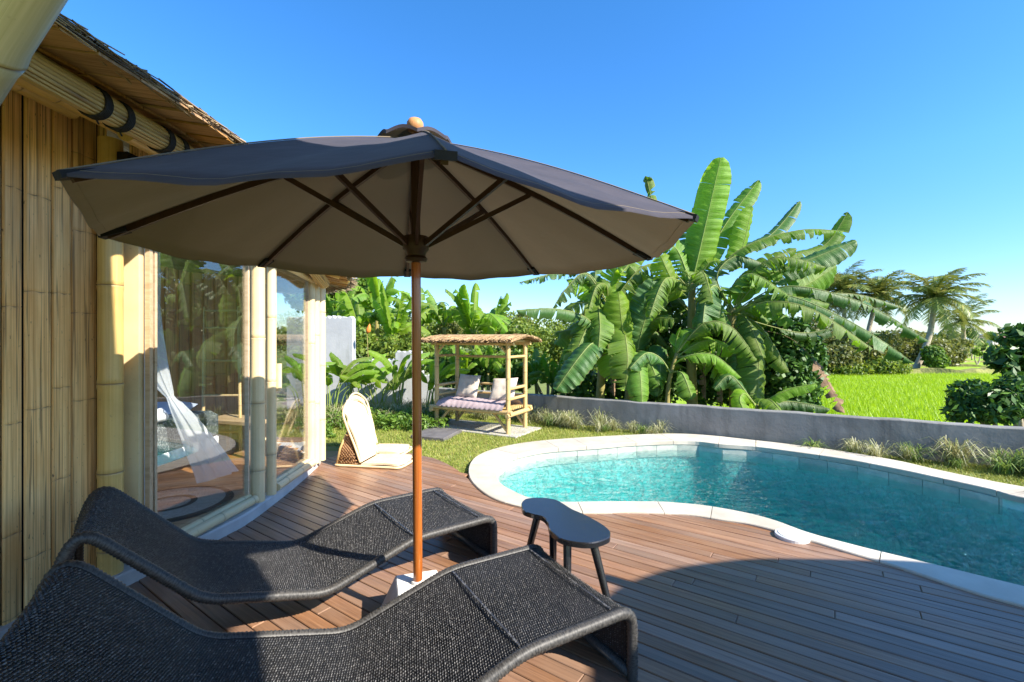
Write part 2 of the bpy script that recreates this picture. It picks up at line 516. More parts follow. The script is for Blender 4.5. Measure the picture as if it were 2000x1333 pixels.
wood('finial_wood', [(0.35, 0.15, 0.06), (0.5, 0.24, 0.1), (0.6, 0.32, 0.15), (0.5, 0.25, 0.1)], (30, 30, 5), 0.5, 0.3, per=False)
# woven black rattan
g = NT('wicker')
c = g.ramp(g.isl(), [(0.0, (0.024, 0.0235, 0.023)), (0.7, (0.055, 0.053, 0.051)), (1.0, (0.12, 0.115, 0.11))])
g.bs(color=c, rough=0.24, spec=0.7); M['wicker'] = g.m
plain('wicker_base', (0.006, 0.006, 0.006), (0.012, 0.011, 0.010), 30, 0.6, 0.3)
g = NT('wicker_wrap')
n1 = g.noise(g.n('Mapping', {'Vector': g.attr('q', 1), 'Scale': (9, 170, 1), 'Rotation': (0, 0, 0.02)}).outputs[0], 1, 2)
g.bs(color=g.ramp(n1, [(0.35, (0.014, 0.013, 0.012)), (0.65, (0.075, 0.07, 0.063))]), rough=0.5, spec=0.4); M['wicker_wrap'] = g.m
# stool: black lacquer worn at the edges
g = NT('black_lacquer')
n1 = g.noise(g.coord(), 45, 6, 0.7); n2 = g.noise(g.coord(), 6, 4)
g.bs(color=g.mix(g.ramp(n2, [(0.55, 0.0), (0.75, 1.0)]), (0.014, 0.0135, 0.0135), g.ramp(n1, [(0.56, (0.022, 0.021, 0.021)), (0.66, (0.12, 0.085, 0.055))])), rough=0.22, spec=0.8)
M['black_lacquer'] = g.m
# rattan webbing
g = NT('rattan_web')
wv = g.n('TexWave', {'Vector': g.coord(rot=(R(0), R(40), 0)), 'Scale': 12.0, 'Distortion': 1.0})
wv.bands_direction = 'X'
g.bs(color=g.ramp(wv.outputs[0], [(0.3, (0.16, 0.07, 0.03)), (0.6, (0.45, 0.25, 0.11))]), rough=0.7, normal=g.bump(wv.outputs[0], 0.6, 0.01)); M['rattan_web'] = g.m
# blanket
g = NT('blanket')
n1 = g.noise(g.coord(scale=(3, 30, 30)), 1.5, 5, 0.7)
n2 = g.noise(g.coord(scale=(1, 90, 40)), 1.2, 3, 0.6)
g.bs(color=g.mix(g.ramp(n2, [(0.56, 0.0), (0.62, 0.75)]), g.ramp(n1, [(0.3, (0.03, 0.045, 0.055)), (0.7, (0.07, 0.095, 0.11))]), (0.5, 0.52, 0.52)), rough=0.95, spec=0.1, normal=g.bump(n1, 0.3, 0.01)); M['blanket'] = g.m
# mosquito net
g = NT('net')
tr = g.n('BsdfTranslucent', {'Color': (0.9, 0.92, 0.95)})
df = g.n('BsdfDiffuse', {'Color': (0.88, 0.9, 0.93)})
tp = g.n('BsdfTransparent')
a = g.n('MixShader', {0: 0.5, 1: df.outputs[0], 2: tr.outputs[0]})
b = g.n('MixShader', {0: 0.26, 1: a.outputs[0], 2: tp.outputs[0]})
g.t.links.new(b.outputs[0], g.out.inputs[0]); M['net'] = g.m
# rug rings
g = NT('rug')
q = g.attr('q', 1)
sx = g.n('SeparateXYZ', {0: q})
n1 = g.noise(g.n('Mapping', {'Vector': q, 'Scale': (70, 40, 1)}).outputs[0], 1, 2)
ring = g.ramp(sx.outputs[0], [(0.0, 0.75), (0.33, 0.75), (0.34, 0.0), (0.43, 0.0), (0.44, 0.8), (0.86, 0.8), (0.87, 0.0)])
g.bs(color=g.mix(g.math('MULTIPLY', ring, g.ramp(n1, [(0.4, 0.35), (0.6, 1.0)])), (0.012, 0.012, 0.013), (0.6, 0.57, 0.5)), rough=0.95, spec=0.1, normal=g.bump(n1, 0.6, 0.01)); M['rug'] = g.m
# leaves
def leaf_mat(name, c1, c2, tcol, trans=0.35, rough=0.38, spec=0.45, veins=True):
    g = NT(name)
    r = g.rand()
    q = g.attr('q', 1)
    n1 = g.noise(g.coord(), 2.5, 4)
    base = g.mix(g.ramp(n1, [(0.35, 0.0), (0.7, 1.0)]), c1, c2)
    vein = g.noise(g.n('Mapping', {'Vector': q, 'Scale': (1.2, 75, 1)}).outputs[0], 1.0, 3, 0.6)
    base = g.mix(g.ramp(vein, [(0.38, 0.55), (0.6, 0.0)]), base, tuple(x * 0.55 for x in c1))
    base = g.mix(g.attr('k', 2), base, (0.34, 0.38, 0.12))
    ux = g.n('SeparateXYZ', {0: q}).outputs[0]
    ed = g.math('MULTIPLY_ADD', g.noise(g.coord(), 14, 4), 0.45, g.math('MULTIPLY', ux, 0.72))
    edm = g.ramp(ed, [(0.94, 0.0), (0.985, 0.85)])
    base = g.mix(edm, base, (0.16, 0.10, 0.035))
    hsv = g.n('HueSaturation', {'Color': base, 'Value': g.math('MULTIPLY_ADD', r, 0.38, 0.82), 'Hue': g.math('MULTIPLY_ADD', r, 0.03, 0.485)})
    nor = g.bump(vein, 0.5, 0.02)
    g.bs(color=hsv.outputs[0], rough=rough, spec=spec, normal=nor)
    tr = g.n('BsdfTranslucent', {'Color': g.mix(g.ramp(vein, [(0.38, 0.5), (0.6, 0.0)]), tcol, tuple(x * 0.6 for x in tcol)), 'Normal': nor})
    mx = g.n('MixShader', {0: trans, 1: g.b.outputs[0], 2: tr.outputs[0]})
    g.t.links.new(mx.outputs[0], g.out.inputs[0])
    M[name] = g.m
leaf_mat('banana_leaf', (0.10, 0.195, 0.022), (0.165, 0.275, 0.03), (0.26, 0.52, 0.02), 0.34, 0.5, 0.3)
leaf_mat('banana_young', (0.16, 0.29, 0.022), (0.23, 0.37, 0.03), (0.45, 0.72, 0.02), 0.45, 0.5, 0.3)
leaf_mat('banana_dark', (0.045, 0.115, 0.024), (0.08, 0.17, 0.032), (0.14, 0.34, 0.025), 0.25, 0.45, 0.35)
def crown_mat(name, stops, trans=0.3, tcol=(0.2, 0.34, 0.03), rough=0.45):
    island_mat(name, stops, rough, 0.35, trans, tcol)
crown_mat('leaf_green', [(0, (0.05, 0.11, 0.014)), (0.5, (0.10, 0.19, 0.022)), (1, (0.18, 0.29, 0.04))])
crown_mat('leaf_lime', [(0, (0.07, 0.12, 0.02)), (0.5, (0.13, 0.2, 0.03)), (1, (0.24, 0.3, 0.05))], 0.35, (0.35, 0.45, 0.04))
crown_mat('leaf_olive', [(0, (0.06, 0.08, 0.02)), (0.5, (0.12, 0.14, 0.035)), (1, (0.2, 0.21, 0.06))], 0.3, (0.3, 0.32, 0.06))
crown_mat('leaf_dark', [(0, (0.03, 0.08, 0.016)), (0.6, (0.06, 0.14, 0.025)), (1, (0.12, 0.23, 0.04))], 0.2, (0.08, 0.2, 0.02))
crown_mat('palm_leaf', [(0, (0.11, 0.17, 0.03)), (0.6, (0.22, 0.28, 0.055)), (1, (0.44, 0.40, 0.11))], 0.25, (0.28, 0.28, 0.06))
crown_mat('grass_blade', [(0, (0.13, 0.20, 0.022)), (0.5, (0.25, 0.32, 0.045)), (0.82, (0.38, 0.38, 0.09)), (1, (0.52, 0.44, 0.16))], 0.25, (0.4, 0.42, 0.06))
crown_mat('rice_blade', [(0, (0.19, 0.30, 0.01)), (0.5, (0.28, 0.42, 0.012)), (1, (0.38, 0.5, 0.02))], 0.4, (0.5, 0.72, 0.015))
crown_mat('tuft_blade', [(0, (0.10, 0.14, 0.04)), (0.35, (0.24, 0.27, 0.10)), (0.8, (0.46, 0.45, 0.25)), (1, (0.62, 0.6, 0.42))], 0.25, (0.5, 0.45, 0.2))
crown_mat('tuft_green', [(0, (0.05, 0.11, 0.02)), (0.5, (0.13, 0.22, 0.04)), (1, (0.32, 0.38, 0.12))], 0.3, (0.3, 0.42, 0.08))
plain('lawn_soil', (0.15, 0.19, 0.035), (0.30, 0.28, 0.08), 5, 0.95, 0.6, 40, bdist=0.02)
plain('rice_base', (0.2, 0.33, 0.012), (0.3, 0.44, 0.02), 2.5, 0.9, 0.6, 30, bdist=0.05)
# ---------------------------------------------------------------- plan of the place
OUT_PX = [(918, 905), (915, 925), (925, 945), (961, 972), (1016, 989), (1085, 999), (1150, 1001), (1221, 999), (1283, 1001), (1345, 1004), (1407, 1014), (1457, 1021), (1517, 1036), (1587, 1056), (1681, 1085), (1755, 1106), (1856, 1140), (1990, 1180)]
IN_PX = [(974, 910), (970, 925), (976, 941), (998, 956), (1035, 972), (1080, 979), (1109, 980), (1190, 979), (1252, 979), (1300, 980), (1377, 987), (1457, 1001), (1517, 1017), (1580, 1040), (1685, 1068), (1755, 1085), (1867, 1112), (1986, 1141)]
OUT_TOP = [(2000, 951), (1930, 938), (1825, 916), (1755, 900), (1650, 882), (1545, 868), (1475, 860), (1370, 849), (1300, 847), (1200, 851), (1100, 857), (1020, 865), (960, 878), (932, 890)]
IN_TOP = [(2000, 972), (1930, 954), (1825, 931), (1755, 916), (1650, 896), (1545, 881), (1475, 872), (1405, 867), (1345, 861), (1252, 863), (1159, 870), (1066, 877), (1004, 890), (985, 900)]
ZC = 0.016                                            # top of the coping
outer = [gp(*p, ZC) for p in OUT_PX] + [Vector((3.35, 2.05, ZC)), Vector((4.3, 1.75, ZC)), Vector((5.2, 2.0, ZC)), Vector((5.7, 2.85, ZC)), Vector((5.45, 3.75, ZC))] + [gp(*p, ZC) for p in OUT_TOP]
inner = [gp(*p, ZC) for p in IN_PX] + [Vector((3.4, 2.28, ZC)), Vector((4.25, 2.0, ZC)), Vector((5.0, 2.25, ZC)), Vector((5.35, 2.95, ZC)), Vector((5.1, 3.55, ZC))] + [gp(*p, ZC) for p in IN_TOP]
outer = spline(outer, 6, True)
inner = spline(inner, 6, True)
inner = resample(inner, 0.05, True)
def nearest(P, p):
    return min(P, key=lambda a: (a - p).length_squared)
outer_d = resample(outer, 0.02, True)
pair = []                                             # outer point facing each inner point
for i, p in enumerate(inner):
    t = (inner[(i + 1) % len(inner)] - inner[i - 1]).normalized()
    nrm = Vector((t.y, -t.x, 0))
    best = min(outer_d, key=lambda a: abs((a - p).dot(t)) * 4 + (a - p).length)
    pair.append(best)
for _ in range(3):
    pair = [(pair[i - 1] + pair[i] * 2 + pair[(i + 1) % len(pair)]) / 4 for i in range(len(pair))]
mid = [(a + b) / 2 for a, b in zip(inner, pair)]
mid_poly = [(p.x, p.y) for p in mid]
front = spline([Vector(p) for p in ((-2.5, 1.2, 0), (-2.36, 2.2, 0), (-2.24, 2.7, 0), (-2.1, 3.32, 0), (-2.06, 3.63, 0), (-2.09, 4.28, 0), (-2.15, 4.9, 0), (-2.25, 5.4, 0), (-2.6, 5.95, 0), (-3.3, 6.35, 0))], 8)
house_poly = [(p.x, p.y) for p in front] + [(-7.5, 6.6), (-7.5, -3), (-2.8, -3)]
lawn_edge = [gp(*p) for p in ((600, 866), (640, 866), (700, 871), (760, 877), (810, 885), (850, 896), (885, 913), (912, 934), (935, 955))]
lawn_edge = spline(lawn_edge, 8)
deck_poly = [(-2.5, 5.6)] + [(p.x, p.y) for p in lawn_edge] + [(1.0, 4.3), (5.0, 1.9), (6.2, 1.0), (6.2, -0.6), (1.5, 0.2), (-3, 0.4), (-3, 4)]
KB = 1.084
WC = Vector((-1.446 * KB, 8.625 * KB, 0)); WD = Vector((0.87, -0.493, 0)).normalized()
w_end = WC + WD * 13.0
compound = [(-8, 9.7), (WC.x, WC.y), (w_end.x, w_end.y), (w_end.x, -5), (-8, -5)]

# ---------------------------------------------------------------- ground sheets
def cells(test, z, step, x0, x1, y0, y1):
    mb = MB(); idx = {}
    nx, ny = round((x1 - x0) / step), round((y1 - y0) / step)
    def V(i, j):
        if (i, j) not in idx:
            idx[i, j] = mb.vert((x0 + i * step, y0 + j * step, z))
        return idx[i, j]
    for i in range(nx):
        for j in range(ny):
            if test(x0 + (i + 0.5) * step, y0 + (j + 0.5) * step):
                mb.f.append([V(i, j), V(i + 1, j), V(i + 1, j + 1), V(i, j + 1)])
    return mb
in_pool = lambda x, y: inside(mid_poly, x, y)
X0, X1, Y0, Y1 = -9.0, 12.0, -6.0, 12.0
lawn = cells(lambda x, y: inside(compound, x, y) and not in_pool(x, y), -0.045, 0.1, X0, X1, Y0, Y1).build('lawn', M['lawn_soil'], kind='structure')
g = cells(lambda x, y: not in_pool(x, y), -0.36, 0.2, X0, X1, Y0, Y1)
B = 900.0
for (a, b, c, d) in ((-B, -B, B, Y0), (-B, Y1, B, B), (-B, Y0, X0, Y1), (X1, Y0, B, Y1)):
    g.f.append([g.vert((a, b, -0.36)), g.vert((c, b, -0.36)), g.vert((c, d, -0.36)), g.vert((a, d, -0.36))])
g.build('terrain', M['terrain_soil'], kind='structure')

# ---------------------------------------------------------------- deck, board by board
deck = MB()
deck.box((1.6, 2.6, -0.041), (0.02, 0.02, 0.004))
deck = deck.build('deck', M['plastic_black'], kind='structure')
deck['label'] = 'weathered reddish brown hardwood deck laid in diagonal boards'
DA = R(-35.0); dx = Vector((math.cos(DA), math.sin(DA), 0)); dy = Vector((-math.sin(DA), math.cos(DA), 0))
PITCH, GAP = 0.084, 0.0048
def on_deck(p):
    return inside(deck_poly, p.x, p.y) and not inside(house_poly, p.x + 0.04, p.y) and not in_pool(p.x, p.y)
def spans(off):
    out, st, s = [], None, -5.0
    while s < 8.0:
        ok = on_deck(dx * s + dy * off)
        if ok and st is None: st = s
        if not ok and st is not None:
            out.append((st, s)); st = None
        s += 0.012
    return [q for q in out if q[1] - q[0] > 0.05]
n_board = 0
def board(s0a, s1a, s0b, s1b, off):
    global n_board
    hw = (PITCH - GAP) / 2
    sm = (s0a + s1a) / 2
    mb = MB(); e = 0.0035; zz = rnd.uniform(-0.0012, 0.0012)
    A = [(s0a, -hw), (s1a, -hw), (s1b, hw), (s0b, hw)]
    Bv = [(s0a + e, -hw + e), (s1a - e, -hw + e), (s1b - e, hw - e), (s0b + e, hw - e)]
    rows = [[mb.vert((s - sm, y, z)) for s, y in P] for z, P in ((-0.03, A), (-e + zz, A), (zz, Bv))]
    mb.f.append(rows[2])
    for a in range(2):
        for b in range(4):
            mb.f.append([rows[a][b], rows[a][(b + 1) % 4], rows[a + 1][(b + 1) % 4], rows[a + 1][b]])
    o = mb.build('board', M['deck_wood'])
    o.parent = deck
    o.location = dx * sm + dy * off
    o.rotation_euler = (0, 0, DA)
    n_board += 1
r = -1.6
while r < 7.2:
    a, b = spans(r - PITCH / 2 + GAP), spans(r + PITCH / 2 - GAP)
    if len(a) != len(b):
        a = b = a if len(a) < len(b) else b
    for (a0, a1), (b0, b1) in zip(a, b):
        cuts, s = [], max(a0, b0) + rnd.uniform(0.7, 3.2)
        while s < min(a1, b1) - 0.4:
            cuts.append(s); s += rnd.uniform(2.4, 3.4)
        ea = [a0] + cuts + [a1]; eb = [b0] + cuts + [b1]
        for i in range(len(ea) - 1):
            gp_ = 0.0012
            l = 0 if i == 0 else gp_; h = 0 if i == len(ea) - 2 else -gp_
            board(ea[i] + l, ea[i + 1] + h, eb[i] + l, eb[i + 1] + h, r)
    r += PITCH
print('boards', n_board)
mb = MB()
sub = cells(lambda x, y: on_deck(Vector((x, y, 0))), -0.038, 0.06, -3.2, 6.4, -1, 6)
o = sub.build('underdeck_sheet', M['plastic_black'], deck)  # continuous black sheet under the boards, showing in the gaps

# ---------------------------------------------------------------- pool
pool = thing('swimming_pool', 'kidney shaped turquoise swimming pool with pale stone rim', 'pool', (2.2, 4.5, 0))
n = len(inner)
i = 0
lens = [8, 13, 10, 14, 9, 12, 11, 15]
c = 0
while i < n:
    m = min(lens[c % len(lens)], n - i)
    if n - i - m < 5: m = n - i
    c += 1
    mb = MB()
    rows = []
    for j in range(m + 1):
        e = 0.03 if j == 0 else (-0.03 if j == m else 0)
        a = inner[(i + j) % n]; b = pair[(i + j) % n]
        if e:
            a2, b2 = inner[(i + j + (1 if e > 0 else -1)) % n], pair[(i + j + (1 if e > 0 else -1)) % n]
            a = a.lerp(a2, 0.06); b = b.lerp(b2, 0.06)
        d = (b - a).normalized()
        z = Vector((0, 0, 1))
        rows.append([a - z * 0.055, a - z * 0.006, a + d * 0.006, b - d * 0.006, b - z * 0.006, b - z * 0.08])
    ids = mb.grid(rows)
    mb.f.append(ids[0]); mb.f.append(ids[-1][::-1])
    mb.build('coping_stone', M['coping_stone'], pool)
    i += m
# basin: wall set back under the coping lip, floor deepening away from the shallow end
def inset(P, d):
    out = []
    for k in range(len(P)):
        t = (P[(k + 1) % len(P)] - P[k - 1]).normalized()
        out.append(P[k] + Vector((-t.y, t.x, 0)) * d)
    return out
area = sum(a.x * b.y - b.x * a.y for a, b in zip(inner, inner[1:] + inner[:1]))
sg = 1 if area > 0 else -1
wall = inset(inner, -0.02 * sg)
cen = Vector((2.0, 4.4, 0))
WZ = -0.115
depth = lambda p: -0.66 - 0.75 * max(0.0, min(1.0, (p.x - 0.3) / 2.2))
def ringrow(P, z, f=1.0):
    return [Vector((cen.x + (p.x - cen.x) * f, cen.y + (p.y - cen.y) * f, z if z is not None else depth(p))) for p in P]
# star-shaped centre line keeps the floor from folding in the kidney's waist
mb = MB()
mb.grid([ringrow(wall, -0.02), ringrow(wall, -0.4), [Vector((p.x, p.y, depth(p))) for p in wall]], True)
mb.build('basin_wall', M['basin_floor'], pool, smooth=True)
wp = [(p.x, p.y) for p in inset(inner, -0.06 * sg)]
def floor_cells(z, step):
    mb = MB(); idx = {}
    nx, ny = round(8 / step), round(7 / step)
    def V(i, j):
        if (i, j) not in idx:
            x, y = -1.5 + i * step, 1 + j * step
            idx[i, j] = mb.vert((x, y, depth(Vector((x, y, 0))) if z is None else z))
        return idx[i, j]
    for i in range(nx):
        for j in range(ny):
            if inside(wp, -1.5 + (i + .5) * step, 1 + (j + .5) * step):
                mb.f.append([V(i, j), V(i + 1, j), V(i + 1, j + 1), V(i, j + 1)])
    return mb
floor_cells(None, 0.05).build('basin_floor', M['basin_floor'], pool, smooth=True)
# wall tiles in two visible courses and more under water
P = resample([Vector((p.x, p.y, 0)) for p in wall], 0.30, True)
for row, (z0, z1) in enumerate(((-0.205, -0.05),)):
    for k in range(len(P)):
        a, b = P[k], P[(k + 1) % len(P)]
        if row % 2:
            a, b = a.lerp(b, 0.5), b.lerp(P[(k + 2) % len(P)], 0.5)
        t = (b - a).normalized(); nn = Vector((-t.y, t.x, 0)) * sg
        a = a + t * 0.003; b = b - t * 0.003
        th = 0.012 + rnd.uniform(0, 0.003)
        mb = MB()
        f = [mb.vert(p + nn * th + Vector((0, 0, z))) for p, z in ((a, z0), (b, z0), (b, z1), (a, z1))]
        bk = [mb.vert(p - nn * 0.004 + Vector((0, 0, z))) for p, z in ((a, z0), (b, z0), (b, z1), (a, z1))]
        mb.f.append(f)
        for q in range(4):
            mb.f.append([bk[q], bk[(q + 1) % 4], f[(q + 1) % 4], f[q]])
        mb.build('wall_tile', M['pool_tile'], pool)
# closed body of water
top = inset(inner, -0.015 * sg)
mb = MB()
from mathutils.geometry import tessellate_polygon
ti = [mb.vert((p.x, p.y, WZ)) for p in top]
bi = [mb.vert((p.x, p.y, -1.6)) for p in top]
for tri in tessellate_polygon([[Vector((p.x, p.y, 0)) for p in top]]):
    t3 = [top[j] for j in tri]
    up = (t3[1] - t3[0]).cross(t3[2] - t3[0]).z > 0
    tr = list(tri) if up else list(tri)[::-1]
    mb.f.append([ti[j] for j in tr]); mb.f.append([bi[j] for j in tr[::-1]])
m = len(top)
for k in range(m):
    k2 = (k + 1) % m
    mb.f.append([bi[k], bi[k2], ti[k2], ti[k]] if sg > 0 else [bi[k2], bi[k], ti[k], ti[k2]])
mb.build('pool_water', M['pool_water'], pool)
# skimmer lid
c = gp(1547, 1046, ZC)
lid = thing('skimmer_lid', 'round white plastic skimmer lid set in the pool rim', 'lid', (c.x, c.y, 0))
MB().lathe((c.x, c.y, 0), [(0.112, 0.0), (0.112, 0.02), (0.108, 0.025), (0.097, 0.025)], 32).build('rim', M['lid_white'], lid)
MB().lathe((c.x, c.y, 0), [(0.094, 0.012), (0.094, 0.026), (0.088, 0.030)], 32).build('cover', M['lid_white'], lid)

# ---------------------------------------------------------------- garden walls
def wall_run(mb, a, b, z0, tops, th):
    d = (b - a); L = d.length; d.normalize(); nn = Vector((-d.y, d.x, 0)) * th
    rowf, rowb = [], []
    for s, z in tops:
        p = a + d * (s * L)
        rowf.append((p, z)); rowb.append((p + nn, z))
    G = [[p + Vector((0, 0, z0)) for p, z in rowf], [p + Vector((0, 0, z - 0.012)) for p, z in rowf], [p + nn * 0.06 + Vector((0, 0, z)) for p, z in rowf], [p - nn * 0.06 + Vector((0, 0, z)) for p, z in rowb], [p + Vector((0, 0, z - 0.012)) for p, z in rowb], [p + Vector((0, 0, z0)) for p, z in rowb]]
    ids = mb.grid(G)
    mb.f.append([r[0] for r in ids]); mb.f.append([r[-1] for r in ids][::-1])
n = 60
mb = MB()
wall_run(mb, WC + WD * 0.0, w_end, -0.5, [(i / n, 0.42 + 0.008 * math.sin(i * 1.7) * math.sin(i * .6)) for i in range(n + 1)], 0.16)
gw = mb.build('grey_wall', M['wall_grey'])
tag(gw, 'low grey rendered garden wall behind the pool', 'wall')
mb = MB()
def jag(i, amp=0.05):
    return amp * (abs(math.sin(i * 0.95)) + 0.35 * math.sin(i * 2.3))
n = 40
wall_run(mb, at(560, 800, 9.5), at(688, 800, 9.42), -0.5, [(i / n, 1.87 + jag(i)) for i in range(n + 1)], 0.18)
A1 = at(689, 800, 9.43)
wall_run(mb, A1, at(772, 800, 9.39), -0.5, [(i / 24, 0.99 + jag(i * 1.1, 0.045)) for i in range(25)], 0.17)
wall_run(mb, at(772.3, 800, 9.39), Vector((WC.x - 0.02, WC.y, 0)), -0.5, [(i / 20, 1.15 + jag(i * 1.3, 0.05) - (0.5 if i > 13 else 0)) for i in range(21)], 0.17)
for v in mb.v: pass
ww = mb.build('white_wall', M['wall_white'])
tag(ww, 'stepped white garden wall with a scalloped broken top edge', 'wall')

# ---------------------------------------------------------------- rice field, bunds, far hill and farm
mb = MB()
fp = [(3, 9.3), (60, 9.3), (60, 21.5), (20, 21.5), (8, 20.0), (2, 19)]
mb.f.append([mb.vert((x, y, -0.335)) for x, y in fp])
mb.build('rice_paddy', M['rice_base'], kind='structure')
for yb, h in ((23.0, .3), (26.5, .28), (31, .3), (37, .32), (45, .35), (56, .4), (70, .45), (90, .5)):
    mb = MB()
    nseg = 30
    rows = []
    for i in range(nseg + 1):
        x = yb * (0.78 + 0.6 * i / nseg)
        y = yb + 0.5 * math.sin(i * 0.7 + yb)
        hh = h * (0.8 + 0.2 * math.sin(i * 1.9))
        rows.append([Vector((x, y - 0.35, -0.36)), Vector((x, y - 0.2, -0.36 + hh)), Vector((x, y + 0.25, -0.36 + hh)), Vector((x, y + 0.4, -0.36))])
    mb.grid(rows)
    mb.build('terrace_bund', M['bund_grass'], kind='structure')
mb = MB()
for yb, y2 in ((23.5, 26.1), (27, 30.6), (31.5, 36.5), (37.5, 44.5), (45.6, 55.5), (56.6, 69.5), (70.8, 89.4)):
    mb.f.append([mb.vert((x, y, -0.2)) for x, y in ((yb * .78, yb), (yb * 1.4, yb), (y2 * 1.4, y2), (y2 * .78, y2))])
mb.build('rice_terrace', M['rice_base'], kind='structure')
mb = MB()
rows = [[], [], []]
for i in range(60):
    x = 100 + i * 14
    h = 5.5 + 2.5 * math.sin(i * .31) + 1.2 * math.sin(i * .83)
    rows[0].append(Vector((x, 500, -1))); rows[1].append(Vector((x, 520, h))); rows[2].append(Vector((x, 600, h * .9)))
mb.grid(rows)
mb.build('hills', M['hill_far'], kind='structure')
c = at(1947, 672, 118)
fh = thing('farmhouse', 'tiny distant farmhouse with a brown hipped roof beyond the terraces', 'house', (c.x, c.y, -0.36))
MB().box((c.x, c.y, 0.45), (7.5, 5, 1.7)).build('wall', M['plaster_far'], fh)
mb = MB()
b = [mb.vert((c.x + x, c.y + y, 1.25)) for x, y in ((-4.6, -3), (4.6, -3), (4.6, 3), (-4.6, 3))]
t = [mb.vert((c.x + x, c.y, 2.7)) for x in (-2.2, 2.2)]
mb.f += [[b[0], b[1], t[1], t[0]], [b[1], b[2], t[1]], [b[2], b[3], t[0], t[1]], [b[3], b[0], t[0]], b[::-1]]
mb.build('roof', M['roof_tile'], fh)
# ---------------------------------------------------------------- bamboo villa
def bamboo(mb, p0, p1, r0, r1=None, inter=0.3, seg=14, off=None, bend=0.0):
    p0, p1 = Vector(p0), Vector(p1)
    r1 = r0 if r1 is None else r1
    d = p1 - p0; L = d.length
    side = d.normalized().orthogonal()
    ts = [(0.0, 1.0, 0)]
    s = rnd.uniform(0.3, 1.0) * inter if off is None else off
    while s < L - 0.02:
        a = min(0.012, r0 * 0.3)
        for ds, f, k in ((-a * 3, 1.0, 0), (-a, 1.045, .1), (-a * .35, 1.06, .35), (0, 0.985, 1), (a * .4, 1.05, .25), (a * 2.5, 1.0, 0)):
            t = (s + ds) / L
            if ts[-1][0] + 0.0005 < t < 0.999:
                ts.append((t, f, k))
        s += inter * rnd.uniform(0.85, 1.15)
    ts.append((1.0, 1.0, 0))
    mb.tube([p0 + d * t + side * bend * math.sin(math.pi * t) for t, f, k in ts], [(r0 + (r1 - r0) * t) * f for t, f, k in ts], seg, True, [k for t, f, k in ts])
    return mb
def slat(name, a, b, z0, z1, m, parent, thick=0.012, nodes=None, bulge=0.003):
    """one flattened bamboo plank from a to b (plan), front face towards the right of a->b"""
    a, b = Vector(a), Vector(b)
    t = (b - a); w = t.length; t.normalize()
    nn = Vector((t.y, -t.x, 0))
    zs = [z0]; ks = [0]
    s = z0 + (rnd.uniform(0.05, 0.5) if nodes is None else nodes)
    jit = rnd.uniform(-0.003, 0.004)
    nd = []
    while s < z1 - 0.03:
        for ds, k in ((-0.02, 0), (-0.005, .1), (0.0, 1), (0.004, .15), (0.02, 0)):
            if s + ds > zs[-1] + 0.002 and s + ds < z1:
                zs.append(s + ds); ks.append(k)
        nd.append(s)
        s += rnd.uniform(0.4, 0.75)
    zs.append(z1); ks.append(0)
    mb = MB(); rows = []; kk = []; qq = []
    U = (0, 0.04, 0.3, 0.55, 0.8, 0.96, 1.0)
    tilt = rnd.uniform(-0.004, 0.004)
    for z, k in zip(zs, ks):
        row = []; kr = []; qr = []
        for u in U:
            e = 0 if u in (0, 1.0) else bulge * math.sin(math.pi * u) + thick
            if u in (0.04, 0.96): e = thick * 0.85
            if k == 1: e -= 0.0015
            elif k > 0: e += 0.0006
            row.append(a + t * (u * w) + nn * (e + jit + tilt * (u - .5) * 2) + Vector((0, 0, z + (0.003 * math.sin(u * 9 + z * 7) if k else 0))))
            kr.append(k * max(0.0, 0.5 + 0.5 * math.sin(u * 11 + z * 5))); qr.append((u * w, z, 0))
        rows.append(row); kk.append(kr); qq.append(qr)
    mb.grid(rows, False, kk, qq)
    return mb.build(name, m, parent, smooth=True, angle=50)
villa = thing('bamboo_villa', 'round bamboo villa with thatched eaves and glazed front on the left', 'house', (-4.2, 3.8, 0))
PZ = 0.085
# plinth
mb = MB()
pl = list(front) + [Vector((-7.2, 6.35, 0)), Vector((-7.2, 0.2, 0)), Vector((-2.6, 0.2, 0))]
mb.prism([(p.x, p.y) for p in pl], -0.1, PZ, 0.012)
mb.build('plinth', M['concrete'], villa)
# room floor boards
FZ = PZ + 0.012
for k in range(34):
    y = 2.2 + k * 0.12
    xr = min(p.x for p in front if abs(p.y - y) < 0.35) - 0.08 if y < 6.0 else -2.75
    MB().box((-4.55 - (-2.3 - xr) / 2, y, FZ - 0.006), ((xr + 6.8), 0.115, 0.016)).build('floorboard', M['floor_wood'], villa)
# flattened bamboo planks of the near wall
ys = [2.665, 2.51, 2.40, 2.262, 2.166]
while ys[-1] > 0.7:
    ys.append(ys[-1] - rnd.uniform(0.09, 0.155))
nds = [0.42, 0.18, 0.33, 0.08]
for i in range(len(ys) - 1):
    slat('wall_plank', (-2.42, ys[i + 1] + 0.0035, 0), (-2.42, ys[i] - 0.0035, 0), 0.02, 2.78, M['bamboo_slat'], villa, nodes=nds[i % 4])
MB().box((-2.44, 1.7, 1.4), (0.03, 2.0, 2.75)).build('wall_backing', M['black_tie'], villa)
slat('wall_plank', (-2.44, 2.68, 0), (-2.40, 2.715, 0), 0.02, 2.7, M['bamboo_slat'], villa)
# posts
def pole_part(name, x, y, r, z0, z1, m='bamboo_pole', parent=villa, inter=0.42, off=None, dx_=0, dy_=0, seg=20):
    return bamboo(MB(), (x, y, z0), (x + dx_, y + dy_, z1), r, r * 0.97, inter, seg, off).build(name, M[m], parent, smooth=True, angle=60)
pole_part('post', -2.335, 2.665, 0.06, PZ, 2.6, inter=0.52, off=0.14)
